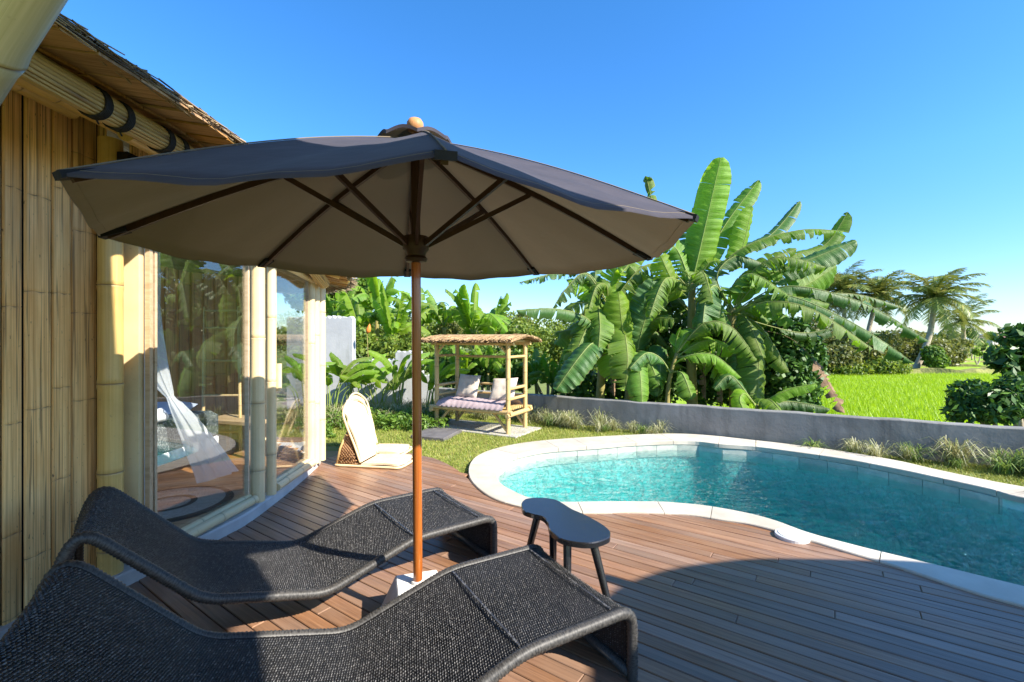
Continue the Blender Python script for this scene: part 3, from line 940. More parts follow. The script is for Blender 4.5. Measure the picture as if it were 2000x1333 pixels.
# pale jamb beside the first pane
mb = MB().box((-2.31, 2.79, 1.3), (0.10, 0.05, 2.42), 0.1, bev=0.008)
mb.build('jamb', M['bamboo_pale'], villa, smooth=True, angle=30)
MB().box((-2.235, 2.82, 1.3), (0.028, 0.03, 2.42), 0.1, bev=0.004).build('jamb_strip', M['bed_wood'], villa)
pole_part('post', -2.125, 3.83, 0.056, PZ, 2.28, 'bamboo_pale', inter=0.6, off=0.26)
pole_part('post', -2.10, 4.0, 0.04, PZ, 2.25, 'bamboo_pale', inter=0.62, off=0.35)
for x, y, r in ((-2.155, 4.9, 0.046), (-2.15, 5.0, 0.05), (-2.14, 5.12, 0.055)):
    pole_part('post', x, y, r, PZ, 2.2, 'bamboo_pale', inter=0.7)
def pane(name, a, b, z0, z1, frame='bed_wood'):
    a, b = Vector(a), Vector(b)
    t = (b - a).normalized(); nn = Vector((t.y, -t.x, 0))
    mb = MB()
    c = (a + b) / 2
    ang = math.atan2(t.y, t.x)
    mb.box((c.x, c.y, (z0 + z1) / 2), ((b - a).length, 0.006, z1 - z0), ang)
    o = mb.build(name, M['window_glass'], villa)
    for p in (a, b):
        MB().box((p.x, p.y, (z0 + z1) / 2), (0.018, 0.03, z1 - z0 + 0.02), ang).build('glazing_bead', M[frame], o)
    return o
p1 = pane('window_pane', (-2.235, 2.86, 0), (-2.165, 3.745, 0), 0.16, 2.3)
p2 = pane('door_pane', (-2.13, 4.06, 0), (-2.165, 4.84, 0), 0.17, 2.12)
# door: handle and head
bamboo(MB(), (-2.06, 4.05, 0.98), (-2.06, 4.05, 1.22), 0.024, inter=1).build('handle', M['bamboo_pale'], p2, smooth=True, angle=60)
for dz, o in ((0.0, 0.0), (0.05, 0.012)):
    bamboo(MB(), (-2.08 - o, 4.0, 2.13 + dz), (-2.13 - o, 5.0, 2.05 + dz), 0.03, inter=0.5).build('door_head', M['bamboo_pale'], villa, smooth=True, angle=60)
bamboo(MB(), (-2.24, 2.8, 2.33), (-2.12, 3.8, 2.3), 0.035, inter=0.5).build('window_head', M['bamboo_pole'], villa, smooth=True, angle=60)
# bottom rails and sill boards
def rail_pair(a, b):
    a, b = Vector(a), Vector(b)
    t = (b - a).normalized(); nn = Vector((t.y, -t.x, 0))
    bamboo(MB(), a + Vector((0, 0, PZ + 0.055)), b + Vector((0, 0, PZ + 0.055)), 0.03, inter=0.42).build('bottom_rail', M['bamboo_pale'], villa, smooth=True, angle=60)
    bamboo(MB(), a + nn * 0.055 + Vector((0, 0, PZ + 0.042)), b + nn * 0.055 + Vector((0, 0, PZ + 0.042)), 0.034, inter=0.36).build('bottom_rail', M['bamboo_pale'], villa, smooth=True, angle=60)
rail_pair((-2.235, 2.84, 0), (-2.16, 3.76, 0))
rail_pair((-2.135, 4.05, 0), (-2.165, 4.87, 0))
# far glazed end and the garden side
pane('window_pane', (-2.3, 5.3, 0), (-3.25, 6.05, 0), 0.16, 2.15)
pole_part('post', -3.3, 6.1, 0.05, PZ, 2.3, 'bamboo_pale')
# woven back wall of the room
bw = spline([Vector(p) for p in ((-3.34, 6.1, 0), (-4.4, 6.05, 0), (-5.5, 5.6, 0), (-6.0, 5.0, 0))], 12)
bw = resample(bw, 0.15)
for a, b in zip(bw, bw[1:]):
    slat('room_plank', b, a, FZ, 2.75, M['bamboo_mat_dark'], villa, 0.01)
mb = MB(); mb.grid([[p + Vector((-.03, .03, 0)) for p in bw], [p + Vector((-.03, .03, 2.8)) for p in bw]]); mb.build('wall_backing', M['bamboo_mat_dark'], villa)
# roof: eave line, deck of shingles, thatch
eave = spline([Vector(p) for p in ((-1.45, -0.6, 2.62), (-1.56, 0.6, 2.54), (-1.6, 1.5, 2.53), (-1.6, 2.2, 2.56), (-1.61, 2.8, 2.545), (-1.66, 3.5, 2.46), (-1.74, 4.3, 2.28), (-1.85, 5.05, 2.115), (-2.3, 6.0, 2.08), (-3.3, 6.8, 2.12), (-5, 7.0, 2.2))], 10)
eave = resample(eave, 0.05)
apex = Vector((-4.9, 3.6, 3.55))
def inw(p, d, dz=0.0):
    q = Vector((apex.x, apex.y, p.z)) - p
    q.z = 0
    q.normalize()
    side = Vector((-1, 0, 0)) if p.y < 3.6 else q
    return p + side * d + Vector((0, 0, dz))
mb = MB()
mb.grid([[p + Vector((0, 0, 0.03)) for p in eave], [inw(p, 0.9, 0.2) for p in eave], [p.lerp(apex, 0.65) + Vector((0, 0, .1)) for p in eave], [apex for p in eave]])
mb.grid([[p + Vector((0, 0, 0.012)) for p in eave], [inw(p, 0.9, 0.165) for p in eave], [p.lerp(apex, 0.65) + Vector((0, 0, .06)) for p in eave], [apex - Vector((0, 0, .04)) for p in eave]])
roof = mb.build('roof', M['thatch'], villa)
k = 0
while k < len(eave) - 6 and eave[k].y < 5.6:
    w = rnd.choice((2, 3, 3, 4))
    P = eave[k:k + w + 1]
    k += w
    for lay, (d0, d1, z0, z1) in enumerate(((-0.03, 0.26, -0.012, 0.03), (0.20, 0.62, 0.006, 0.09))):
        mb = MB()
        t = (P[-1] - P[0]).normalized() * 0.004
        sk = rnd.uniform(0.0, 0.04)
        A = [inw(P[0], d0, z0) + t, inw(P[-1], d0, z0 + sk * .35) - t, inw(P[-1], d1, z1 + sk * .35) - t, inw(P[0], d1, z1) + t]
        lo = [mb.vert(p) for p in A]; hi = [mb.vert(p + Vector((0, 0, 0.012))) for p in A]
        mb.f += [lo[::-1], hi] + [[lo[j], lo[(j + 1) % 4], hi[(j + 1) % 4], hi[j]] for j in range(4)]
        mb.build('shingle', M['shingle'], villa)
def sticks(name, P0, P1, r, m, parent=None, kind='stuff'):
    P0, P1 = np.asarray(P0, float), np.asarray(P1, float)
    r = np.broadcast_to(np.asarray(r, float), (len(P0),))
    d = P1 - P0
    d /= np.linalg.norm(d, axis=1)[:, None] + 1e-9
    u = np.cross(d, np.array([0.3, 0.5, 0.81])); u /= np.linalg.norm(u, axis=1)[:, None] + 1e-9
    w = np.cross(d, u)
    V = np.zeros((len(P0), 6, 3))
    for j in range(3):
        a = 2 * math.pi * j / 3
        o = (u * math.cos(a) + w * math.sin(a)) * r[:, None]
        V[:, j] = P0 + o; V[:, 3 + j] = P1 + o * 0.6
    base = (np.arange(len(P0)) * 6)[:, None, None]
    Fq = np.array([[0, 1, 4, 3], [1, 2, 5, 4], [2, 0, 3, 5]])[None] + base
    return np_mesh(name, V.reshape(-1, 3), Fq.reshape(-1, 4), m, parent, kind)
nr = np.random.default_rng(5)
# ragged layers of grass thatch laid along the eave
P0, P1, rr = [], [], []
for lay, (back, zz) in enumerate(((0.0, 0.02), (0.03, 0.042), (0.07, 0.066), (0.12, 0.088))):
    for p in resample(eave, 0.006):
        if p.y < 0.4: continue
        a = inw(p, back - 0.02 + rnd.gauss(0, 0.01), zz + rnd.gauss(0, 0.005) + 0.012 * math.sin(p.y * 5 + lay * 2))
        b = inw(p, back + 0.4, zz + 0.10 + rnd.gauss(0, 0.005))
        a.y += rnd.gauss(0, 0.02); b.y += rnd.gauss(0, 0.05)
        P0.append(a); P1.append(b); rr.append(rnd.uniform(0.003, 0.006))
        if rnd.random() < 0.6:                              # strands lying along the edge
            a = inw(p, back - 0.01 + rnd.gauss(0, 0.015), zz + rnd.gauss(0, 0.008))
            P0.append(a); P1.append(a + Vector((rnd.gauss(0, .02), rnd.uniform(0.15, 0.4), rnd.gauss(0, 0.01)))); rr.append(rnd.uniform(0.003, 0.006))
sticks('thatch_edge', P0, P1, rr, M['straw'], roof)
# bundled cane fascia with black bindings
railc = spline([Vector(p) for p in ((-1.72, -0.5, 2.53), (-1.82, 0.8, 2.515), (-1.85, 1.5, 2.5), (-1.85, 2.07, 2.49), (-1.86, 2.6, 2.49), (-1.9, 3.4, 2.39), (-1.97, 4.3, 2.21), (-2.05, 5.0, 2.04))], 8)
railc = resample(railc, 0.12)
RB = 0.053
for j in range(20):
    a = 2 * math.pi * j / 20 + 0.1
    pts = []
    for i, p in enumerate(railc):
        t = (railc[min(i + 1, len(railc) - 1)] - railc[max(i - 1, 0)]).normalized()
        u = Vector((0, 0, 1)).cross(t).normalized(); w = t.cross(u)
        pts.append(p + (u * math.cos(a) + w * math.sin(a)) * (RB + 0.0012 * math.sin(j * 2.3)))
    ks = [1.0 if (i * 7 + j * 3) % 11 == 0 else 0.0 for i in range(len(pts))]
    MB().tube(pts, 0.0086, 6, True, ks).build('cane', M['bamboo_cane'], villa, smooth=True, angle=60)
MB().tube(railc, 0.047, 10).build('cane_core', M['shingle'], villa)
for yb in (0.9, 1.02, 1.985, 2.115, 2.42, 2.53, 2.86, 2.97, 3.7, 3.82):
    i = min(range(len(railc)), key=lambda q: abs(railc[q].y - yb))
    c = railc[i].lerp(railc[min(i + 1, len(railc) - 1)], (yb - railc[i].y) / 0.12 if railc[i].y < yb else 0)
    t = (railc[min(i + 1, len(railc) - 1)] - railc[i - 1]).normalized()
    u = Vector((0, 0, 1)).cross(t).normalized(); w = t.cross(u)
    mb = MB()
    for wrap in range(5):
        off = t * (wrap - 2) * 0.0075
        mb.tube([c + off + t * 0.004 * math.sin(a * 2) + (u * math.cos(a) + w * math.sin(a)) * (RB + 0.012) for a in (2 * math.pi * q / 20 for q in range(21))], 0.0055, 6)
    mb.tube([c + u * -0.0 - w * 0.06, c - w * 0.085 + t * 0.02], 0.004, 5)
    mb.build('rope_tie', M['black_tie'], villa, smooth=True)
# wall-plate poles and rafters under the eave
for a, b, r in (((-2.2, 0.4, 2.6), (-2.16, 3.1, 2.62), 0.045), ((-2.05, 0.5, 2.5), (-2.35, 2.45, 2.66), 0.04), ((-1.98, 2.35, 2.5), (-2.2, 3.6, 2.6), 0.042), ((-2.2, 3.0, 2.6), (-2.13, 5.1, 2.2), 0.04)):
    bamboo(MB(), a, b, r, inter=0.5).build('beam', M['bamboo_pole'], villa, smooth=True, angle=60)
for y, z in ((4.62, 2.19), (4.95, 2.12), (5.25, 2.1)):
    bamboo(MB(), (-1.88, y + .05, z), (-2.6, y - 0.1, z + 0.22), 0.035, inter=0.4).build('rafter', M['bamboo_pole'], villa, smooth=True, angle=60)
# gable mat above the first pane
for k in range(6):
    y = 2.72 + k * 0.18
    slat('gable_plank', (-2.27 + k * .025, y, 0), (-2.245 + k * .025, y + 0.176, 0), 2.36, 2.78, M['bamboo_slat'], villa)
# black spotlight clipped under the eave
sp_ = thing('spotlight', 'small black spotlight clamped on the post under the eave', 'lamp', (-2.2, 2.72, 2.3))
MB().tube([(-2.22, 2.66, 2.46), (-2.19, 2.74, 2.40), (-2.17, 2.80, 2.35)], 0.018, 8).build('arm', M['plastic_black'], sp_, smooth=True)
MB().tube([(-2.2, 2.78, 2.37), (-2.16, 2.80, 2.33), (-2.12, 2.80, 2.24)], [0.02, 0.035, 0.045], 12).build('head', M['plastic_black'], sp_, smooth=True)
MB().box((-2.23, 2.7, 2.49), (0.06, 0.16, 0.05)).build('bracket', M['plastic_black'], sp_)

# ---------------------------------------------------------------- leaning column, and two unseen roofs added and outlined to cast the shade
ver = thing('bamboo_veranda', 'thick pale green bamboo column leaning across the top left corner, with an added unseen shade roof', 'veranda', (-1.3, 0.9, 0))
a, b = at(38, -40, 0.98), at(-128, 230, 1.06)
d = (b - a)
mb = MB(); dd = d.normalized(); Ltot = d.length
st = a - d * 3.5; full = d.length * 8.4
bamboo(mb, st, st + dd * full, 0.07, 0.074, 0.34, 26, off=d.length * (3.5 + 0.47) % 0.34)
mb.build('column', M['bamboo_green'], ver, smooth=True, angle=60)
HA = 3.4
GA = [(-7.1, 4.93), (-5.95, 4.90), (-5.0, 4.32), (-4.12, 3.79), (-3.54, 3.45), (-2.64, 2.87), (-2.0, 2.75), (-1.65, 2.66), (-1.42, 2.4), (-1.33, 2.06), (-1.13, 1.77), (-1.0, 1.0), (-1.05, 0.5), (-4.0, 0.9), (-7.1, 2.2)]
RA = [(x + HA * SHX, y + HA * SHY) for x, y in GA]
mb = MB(); mb.prism(RA, HA, HA + 0.14); mb.build('roof', M['thatch'], ver)  # unseen roof added overhead, its outline projected back from the wanted shadow edge
for x, y in ((2.4, -1.6), (0.2, -1.5)):
    bamboo(MB(), (x, y, 0), (x, y, 3.4), 0.06, inter=0.4).build('post', M['bamboo_pole'], ver, smooth=True, angle=60)
shade_roof = thing('added_thatched_roof', 'unseen thatched roof on posts added right of the deck to cast shade', 'shade roof', (5.6, -1.2, 0))
hB = 2.7
GB = [(0.22, 1.2), (0.3, 1.8), (0.42, 2.35), (0.578, 2.627), (0.954, 2.86), (1.47, 2.995), (1.834, 3.01), (2.29, 2.985), (2.75, 2.9), (3.15, 2.6), (3.3, 1.8), (3.1, 0.6), (2.5, -0.4), (1.6, -0.7), (0.8, -0.3), (0.35, 0.4)]  # shadow outline wanted on the deck; the added roof is shaped from it
RBp = spline([Vector((x + hB * SHX, y + hB * SHY, hB)) for x, y in GB], 4, True)
mb = MB()
cR = Vector((sum(p.x for p in RBp) / len(RBp), sum(p.y for p in RBp) / len(RBp), 3.5))
mb.grid([[p + (cR - p) * 0.02 - Vector((0, 0, 0.1)) for p in RBp], RBp, [p.lerp(cR, 0.6) for p in RBp], [cR] * len(RBp)], True)
mb.grid([[p + (cR - p) * 0.02 - Vector((0, 0, 0.1)) for p in RBp], [p.lerp(cR, 0.6) - Vector((0, 0, .15)) for p in RBp], [cR - Vector((0, 0, .15))] * len(RBp)], True)
mb.build('roof', M['thatch'], shade_roof)
for sx, sy in ((-1, -1), (1, -1), (1, 1), (-1, 1)):
    bamboo(MB(), (cR.x + sx * 0.8, cR.y + sy * 0.95, 0), (cR.x + sx * 0.8, cR.y + sy * 0.95, 2.9), 0.05, inter=0.4).build('post', M['bamboo_pole'], shade_roof, smooth=True, angle=60)

# ---------------------------------------------------------------- things inside the room
bed = thing('bed', 'low platform bed with a grey woven blanket behind the glass', 'bed', (-4.2, 4.0, FZ))
BA = R(8)
MB().box((-4.2, 4.05, FZ + 0.25), (2.1, 1.75, 0.1), BA - R(7), bev=0.01).build('platform', M['sheet_white'], bed)
for x, y in ((-3.25, 3.3), (-3.2, 4.8), (-5.1, 3.3), (-5.1, 4.8)):
    MB().box((x, y, FZ + 0.1), (0.1, 0.1, 0.2)).build('leg', M['floor_wood'], bed)
MB().box((-4.22, 4.05, FZ + 0.42), (1.98, 1.62, 0.26), R(1), bev=0.05).build('mattress', M['sheet_white'], bed, smooth=True, angle=40)
MB().box((-4.1, 4.03, FZ + 0.43), (1.94, 1.72, 0.30), R(1), bev=0.05).build('blanket', M['blanket'], bed, smooth=True, angle=40)
mb = MB()
def pillow_rows(c, w, h, t, ax, ay, az, n=10, tuft=None):
    rows = []
    for side in (1, -1):
        rr_ = []
        for i in range(n + 1):
            row = []
            for j in range(n + 1):
                u, v = i / n * 2 - 1, j / n * 2 - 1
                e = max(0.0, (1 - u ** 4) * (1 - v ** 4)) ** 0.55
                if tuft:
                    e *= 1 - 0.32 * (math.cos(u * math.pi * 1.5) ** 8) * (math.cos(v * math.pi * 1.5) ** 8) * 1.0
                pin = 1 - 0.05 * (1 - abs(u)) * (abs(v) ** 3) - 0.05 * (1 - abs(v)) * (abs(u) ** 3)
                row.append(Vector(c) + ax * (u * w / 2 * pin) + ay * (v * h / 2 * pin) + az * (side * t / 2 * e))
            rr_.append(row)
        rows.append(rr_)
    return rows
def pillow(name, label, c, w, h, t, ax, ay, m, group=None, tuft=False, cat='cushion'):
    ax, ay = Vector(ax).normalized(), Vector(ay).normalized()
    az = ax.cross(ay).normalized()
    mb = MB()
    A, Bk = pillow_rows(c, w, h, t, ax, ay, az, 14 if tuft else 10, tuft)
    mb.grid(A); mb.grid([r_[::-1] for r_ in Bk])
    o = mb.build(name, m, None, smooth=True, own=True)
    return tag(o, label, cat, group)
pillow('pillow', 'pale blue pillow lying on the bed behind the glass', at(315, 806, 4.75), 0.5, 0.36, 0.14, (1, 0.1, 0), (0, 1, 0.35), M['pillow_blue'], cat='pillow')
tw = thing('towel', 'rolled white towels resting on the grey blanket', 'towel', at(292, 822, 4.1))
for px, py in ((285, 820), (301, 818), (292, 810)):
    c = at(px, py, 4.05)
    MB().tube([c + Vector((-0.02, -0.11, 0)), c + Vector((-0.02, -0.10, 0)), c + Vector((0.02, 0.1, 0)), c + Vector((0.02, 0.11, 0))], [0.03, 0.04, 0.04, 0.03], 12).build('roll', M['sheet_white'], tw, smooth=True, angle=40)
# mosquito net tied in a knot
top = at(262, 560, 4.15); knot = at(332, 775, 4.12); foot = at(432, 930, 4.25)
mb = MB(); rows = []
path = [(at(215, 430, 4.3), 0.42, 0.22), (at(262, 610, 4.2), 0.2, 0.13), (at(300, 712, 4.15), 0.1, 0.08), (knot, 0.026, 0.026), (at(346, 795, 4.12), 0.05, 0.05), (at(375, 842, 4.15), 0.10, 0.07), (at(402, 890, 4.2), 0.14, 0.08), (at(425, 932, 4.25), 0.17, 0.09)]
cs = spline([p for p, a, b in path], 6)
for i, c in enumerate(cs):
    f = i / 6; j = min(int(f), len(path) - 2); t = f - j
    a = path[j][1] * (1 - t) + path[j + 1][1] * t; b = path[j][2] * (1 - t) + path[j + 1][2] * t
    rows.append([c + Vector((math.cos(q) * a * (1 + 0.13 * math.sin(q * 7 + i * .15)), math.sin(q) * b * (1 + 0.2 * math.sin(q * 9 + i * .1)), 0.3 * math.cos(q) * a)) for q in (2 * math.pi * w_ / 48 for w_ in range(48))])
mb.grid(rows, True)
net = mb.build('mosquito_net', M['net'], None, smooth=True, own=True)
tag(net, 'sheer white mosquito net tied in a knot inside the window', 'net')
mb = MB(); rows = []
for i in range(12):
    z = FZ + i * 0.2
    rows.append([Vector((-2.36 + 0.01 * math.sin(j * 1.9 + i * .2), 2.83 + j * 0.011 + 0.012 * math.sin(j * 1.4), z)) for j in range(14)])
mb.grid(rows)
tag(mb.build('curtain', M['net'], None, smooth=True, own=True), 'sheer white curtain hanging inside beside the first post', 'curtain')
# rug
c = Vector((-2.78, 3.7, FZ + 0.004))
mb = MB(); rows = []; qs = []
for i in range(19):
    r_ = 0.46 * i / 18
    rows.append([c + Vector((math.cos(a) * r_, math.sin(a) * r_ * 1.0, 0.012 if i < 18 else 0.0)) for a in (2 * math.pi * j / 48 for j in range(48))])
    qs.append([(i / 18, j / 48 * 6.28 * i / 18, 0) for j in range(48)])
mb.grid(rows, True, None, qs)
tag(mb.build('rug', M['rug'], None, own=True), 'round black and white striped rug on the room floor', 'rug')
# bamboo towel ladder and a slim bench
ld = thing('bamboo_ladder', 'dark bamboo towel ladder leaning on the room wall', 'ladder', (-3.6, 5.6, FZ))
l0, l1 = at(396, 880, 5.2), at(400, 600, 5.75); r0, r1 = at(470, 880, 5.2), at(466, 600, 5.75)
bamboo(MB(), l0, l1, 0.018, inter=0.3).build('rail', M['bamboo_cane'], ld, smooth=True, angle=60)
bamboo(MB(), r0, r1, 0.018, inter=0.3).build('rail', M['bamboo_cane'], ld, smooth=True, angle=60)
for t in (0.12, 0.36, 0.6, 0.84, 0.97):
    bamboo(MB(), l0.lerp(l1, t), r0.lerp(r1, t), 0.014, inter=0.25).build('rung', M['bamboo_cane'], ld, smooth=True, angle=60)
bn = thing('bench', 'slim pale wooden bench standing in the sunlit room corner', 'bench', (-3.1, 5.3, FZ))
MB().box((-3.15, 5.3, FZ + 0.4), (0.75, 0.34, 0.05), R(-18), bev=0.008).build('seat', M['bed_wood'], bn)
for x, y in ((-3.45, 5.25), (-3.4, 5.5), (-2.88, 5.08), (-2.83, 5.33)):
    MB().box((x, y, FZ + 0.19), (0.04, 0.04, 0.38)).build('leg', M['bed_wood'], bn)

# ---------------------------------------------------------------- umbrella and its block
UC = Vector((-0.479, 2.34, 0.0))
um = thing('patio_umbrella', 'dark slate patio umbrella with a varnished wooden pole', 'umbrella', (0, 0, 0))
UR, UZ, UT, PH = 1.314, 1.896, 2.433, R(-75.3)
MB().tube([(0, 0, 0.02), (0, 0, 1.0), (0, 0, 1.9)], [0.0235, 0.0235, 0.0235], 20).build('pole', M['umbrella_wood'], um, smooth=True, angle=60)
MB().tube([(0, 0, 1.9), (0, 0, 2.2), (0, 0, UT)], 0.0225, 18).build('pole_upper', M['umbrella_dark'], um, smooth=True, angle=60)
MB().lathe((0, 0, 1.824), [(0.024, 0.0), (0.05, 0.004), (0.058, 0.02), (0.046, 0.034), (0.05, 0.05), (0.064, 0.066), (0.066, 0.105), (0.06, 0.13), (0.03, 0.132)], 24).build('runner_hub', M['umbrella_dark'], um, smooth=True, angle=40)
MB().lathe((0, 0, UT - 0.09), [(0.024, 0.0), (0.06, 0.01), (0.062, 0.07), (0.03, 0.075)], 20).build('top_hub', M['umbrella_dark'], um, smooth=True, angle=40)
MB().lathe((0, 0, UT + 0.03), [(0.02, 0.0), (0.034, 0.008), (0.042, 0.03), (0.04, 0.05), (0.03, 0.066), (0.012, 0.074)], 20).build('finial', M['finial_wood'], um, smooth=True, angle=60)
dirs = [Vector((math.cos(PH + k * math.pi / 4), math.sin(PH + k * math.pi / 4), 0)) for k in range(8)]
def ribz(f):                                     # slight camber of each rib
    return UT - (UT - UZ) * (f + 0.07 * math.sin(math.pi * f) * -1)
def bar(mb, a, b, w, h):
    a, b = Vector(a), Vector(b)
    t = (b - a).normalized(); u = Vector((0, 0, 1)).cross(t).normalized(); v = t.cross(u)
    I = [[mb.vert(p + u * x * w / 2 + v * y * h / 2) for x, y in ((-1, -1), (1, -1), (1, 1), (-1, 1))] for p in (a, b)]
    mb.f += [I[0][::-1], I[1]] + [[I[0][j], I[0][(j + 1) % 4], I[1][(j + 1) % 4], I[1][j]] for j in range(4)]
for k, d in enumerate(dirs):
    mb = MB(); pr = None
    for i in range(7):
        f = 0.03 + 0.95 * i / 6
        p = d * UR * f + Vector((0, 0, ribz(f) - 0.016))
        if pr is not None: bar(mb, pr, p, 0.017, 0.026)
        pr = p
    rib = mb.build('rib', M['umbrella_dark'], um)
    mb = MB(); f = 0.45
    bar(mb, d * 0.055 + Vector((0, 0, 1.91)), d * UR * f + Vector((0, 0, ribz(f) - 0.028)), 0.016, 0.024)
    mb.build('strut', M['umbrella_dark'], rib)
    mb = MB()
    bar(mb, d * UR * 0.925 + Vector((0, 0, ribz(0.925) - 0.02)), d * UR * 1.0 + Vector((0, 0, ribz(1.0) - 0.004)), 0.05, 0.02)
    mb.build('tip_pocket', M['cloth_black'], um)
for k in range(8):
    d0, d1 = dirs[k], dirs[(k + 1) % 8]
    rows = []; NU, NV = 14, 16
    for j in range(NV + 1):
        f = 0.03 + 0.97 * j / NV
        row = []
        for i in range(NU + 1):
            t = i / NU
            bow = math.sin(math.pi * t)
            p = d0.lerp(d1, t) * UR * f * (1 - 0.008 * bow * f)
            z = ribz(f) + 0.004 - 0.018 * bow * math.sin(math.pi * min(f, .9)) + 0.006 * math.sin(t * 17 + k * 2 + f * 3) * f * f * bow - 0.03 * bow * f ** 2
            row.append(p + Vector((0, 0, z)))
        rows.append(row)
    hem = [p - Vector((0, 0, 0.009)) for p in rows[-1]]
    mb = MB(); mb.grid(rows + [hem])
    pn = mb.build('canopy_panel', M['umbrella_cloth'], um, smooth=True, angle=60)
    mb = MB()
    P_ = [r_[0] + Vector((0, 0, 0.003)) for r_ in rows]
    mb.tube(P_, 0.0026, 5)
    mb.tube([p.lerp(q, 0.11) + Vector((0, 0, 0.0006)) for p, q in zip(rows[-1], rows[-4])], 0.001, 4)
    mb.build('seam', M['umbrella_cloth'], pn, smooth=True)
# vent cap with small points
for k in range(8):
    d0, d1 = dirs[k], dirs[(k + 1) % 8]
    rows = []
    for j in range(5):
        f = j / 4
        rows.append([d0.lerp(d1, t) * (0.03 + 0.165 * f) * (1 - 0.06 * math.sin(math.pi * t) * f) + Vector((0, 0, UT + 0.045 - 0.07 * f + 0.028 * math.sin(math.pi * t) * f * f)) for t in (i / 8 for i in range(9))])
    mb = MB(); mb.grid(rows); mb.grid([rows[-1], [p - Vector((0, 0, 0.016)) for p in rows[-1]]])
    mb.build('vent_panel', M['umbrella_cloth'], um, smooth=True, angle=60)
um.location = UC
um.rotation_euler = (R(1.7), 0, 0)
bk = thing('umbrella_base', 'white cast concrete block that holds the umbrella pole', 'umbrella base', (UC.x, UC.y, 0))
mb = MB(); mb.box((UC.x, UC.y, 0.1), (0.36, 0.36, 0.2), R(17), taper=0.6, bev=0.006); mb.build('block', M['white_cast'], bk)
MB().lathe((UC.x, UC.y, 0.185), [(0.034, 0), (0.034, 0.03), (0.026, 0.034)], 20).build('collar', M['white_cast'], bk)

# ---------------------------------------------------------------- woven loungers
def fillet(P, rads, n=5):
    out = [Vector(P[0])]
    for i in range(1, len(P) - 1):
        p, a, b = Vector(P[i]), Vector(P[i - 1]), Vector(P[i + 1])
        r_ = rads[i]
        da, db = (a - p), (b - p)
        ra = min(r_, da.length * .48); rb = min(r_, db.length * .48)
        s, e = p + da.normalized() * ra, p + db.normalized() * rb
        for k in range(n + 1):
            t = k / n
            out.append(s * (1 - t) ** 2 + p * 2 * t * (1 - t) + e * t * t)
    out.append(Vector(P[-1]))
    return out
LW = 0.725
prof = fillet([(-1.03, 0, 0.0), (-1.03, 0, 0.30), (-0.485, 0, 0.305), (0, 0, 0.155), (0.52, 0, 0.30), (0.92, 0, 0.715), (1.0, 0, 0.5), (1.0, 0, 0)], [0, .075, .08, .07, .08, .10, .12, 0])
prof = resample(prof, 0.0098)
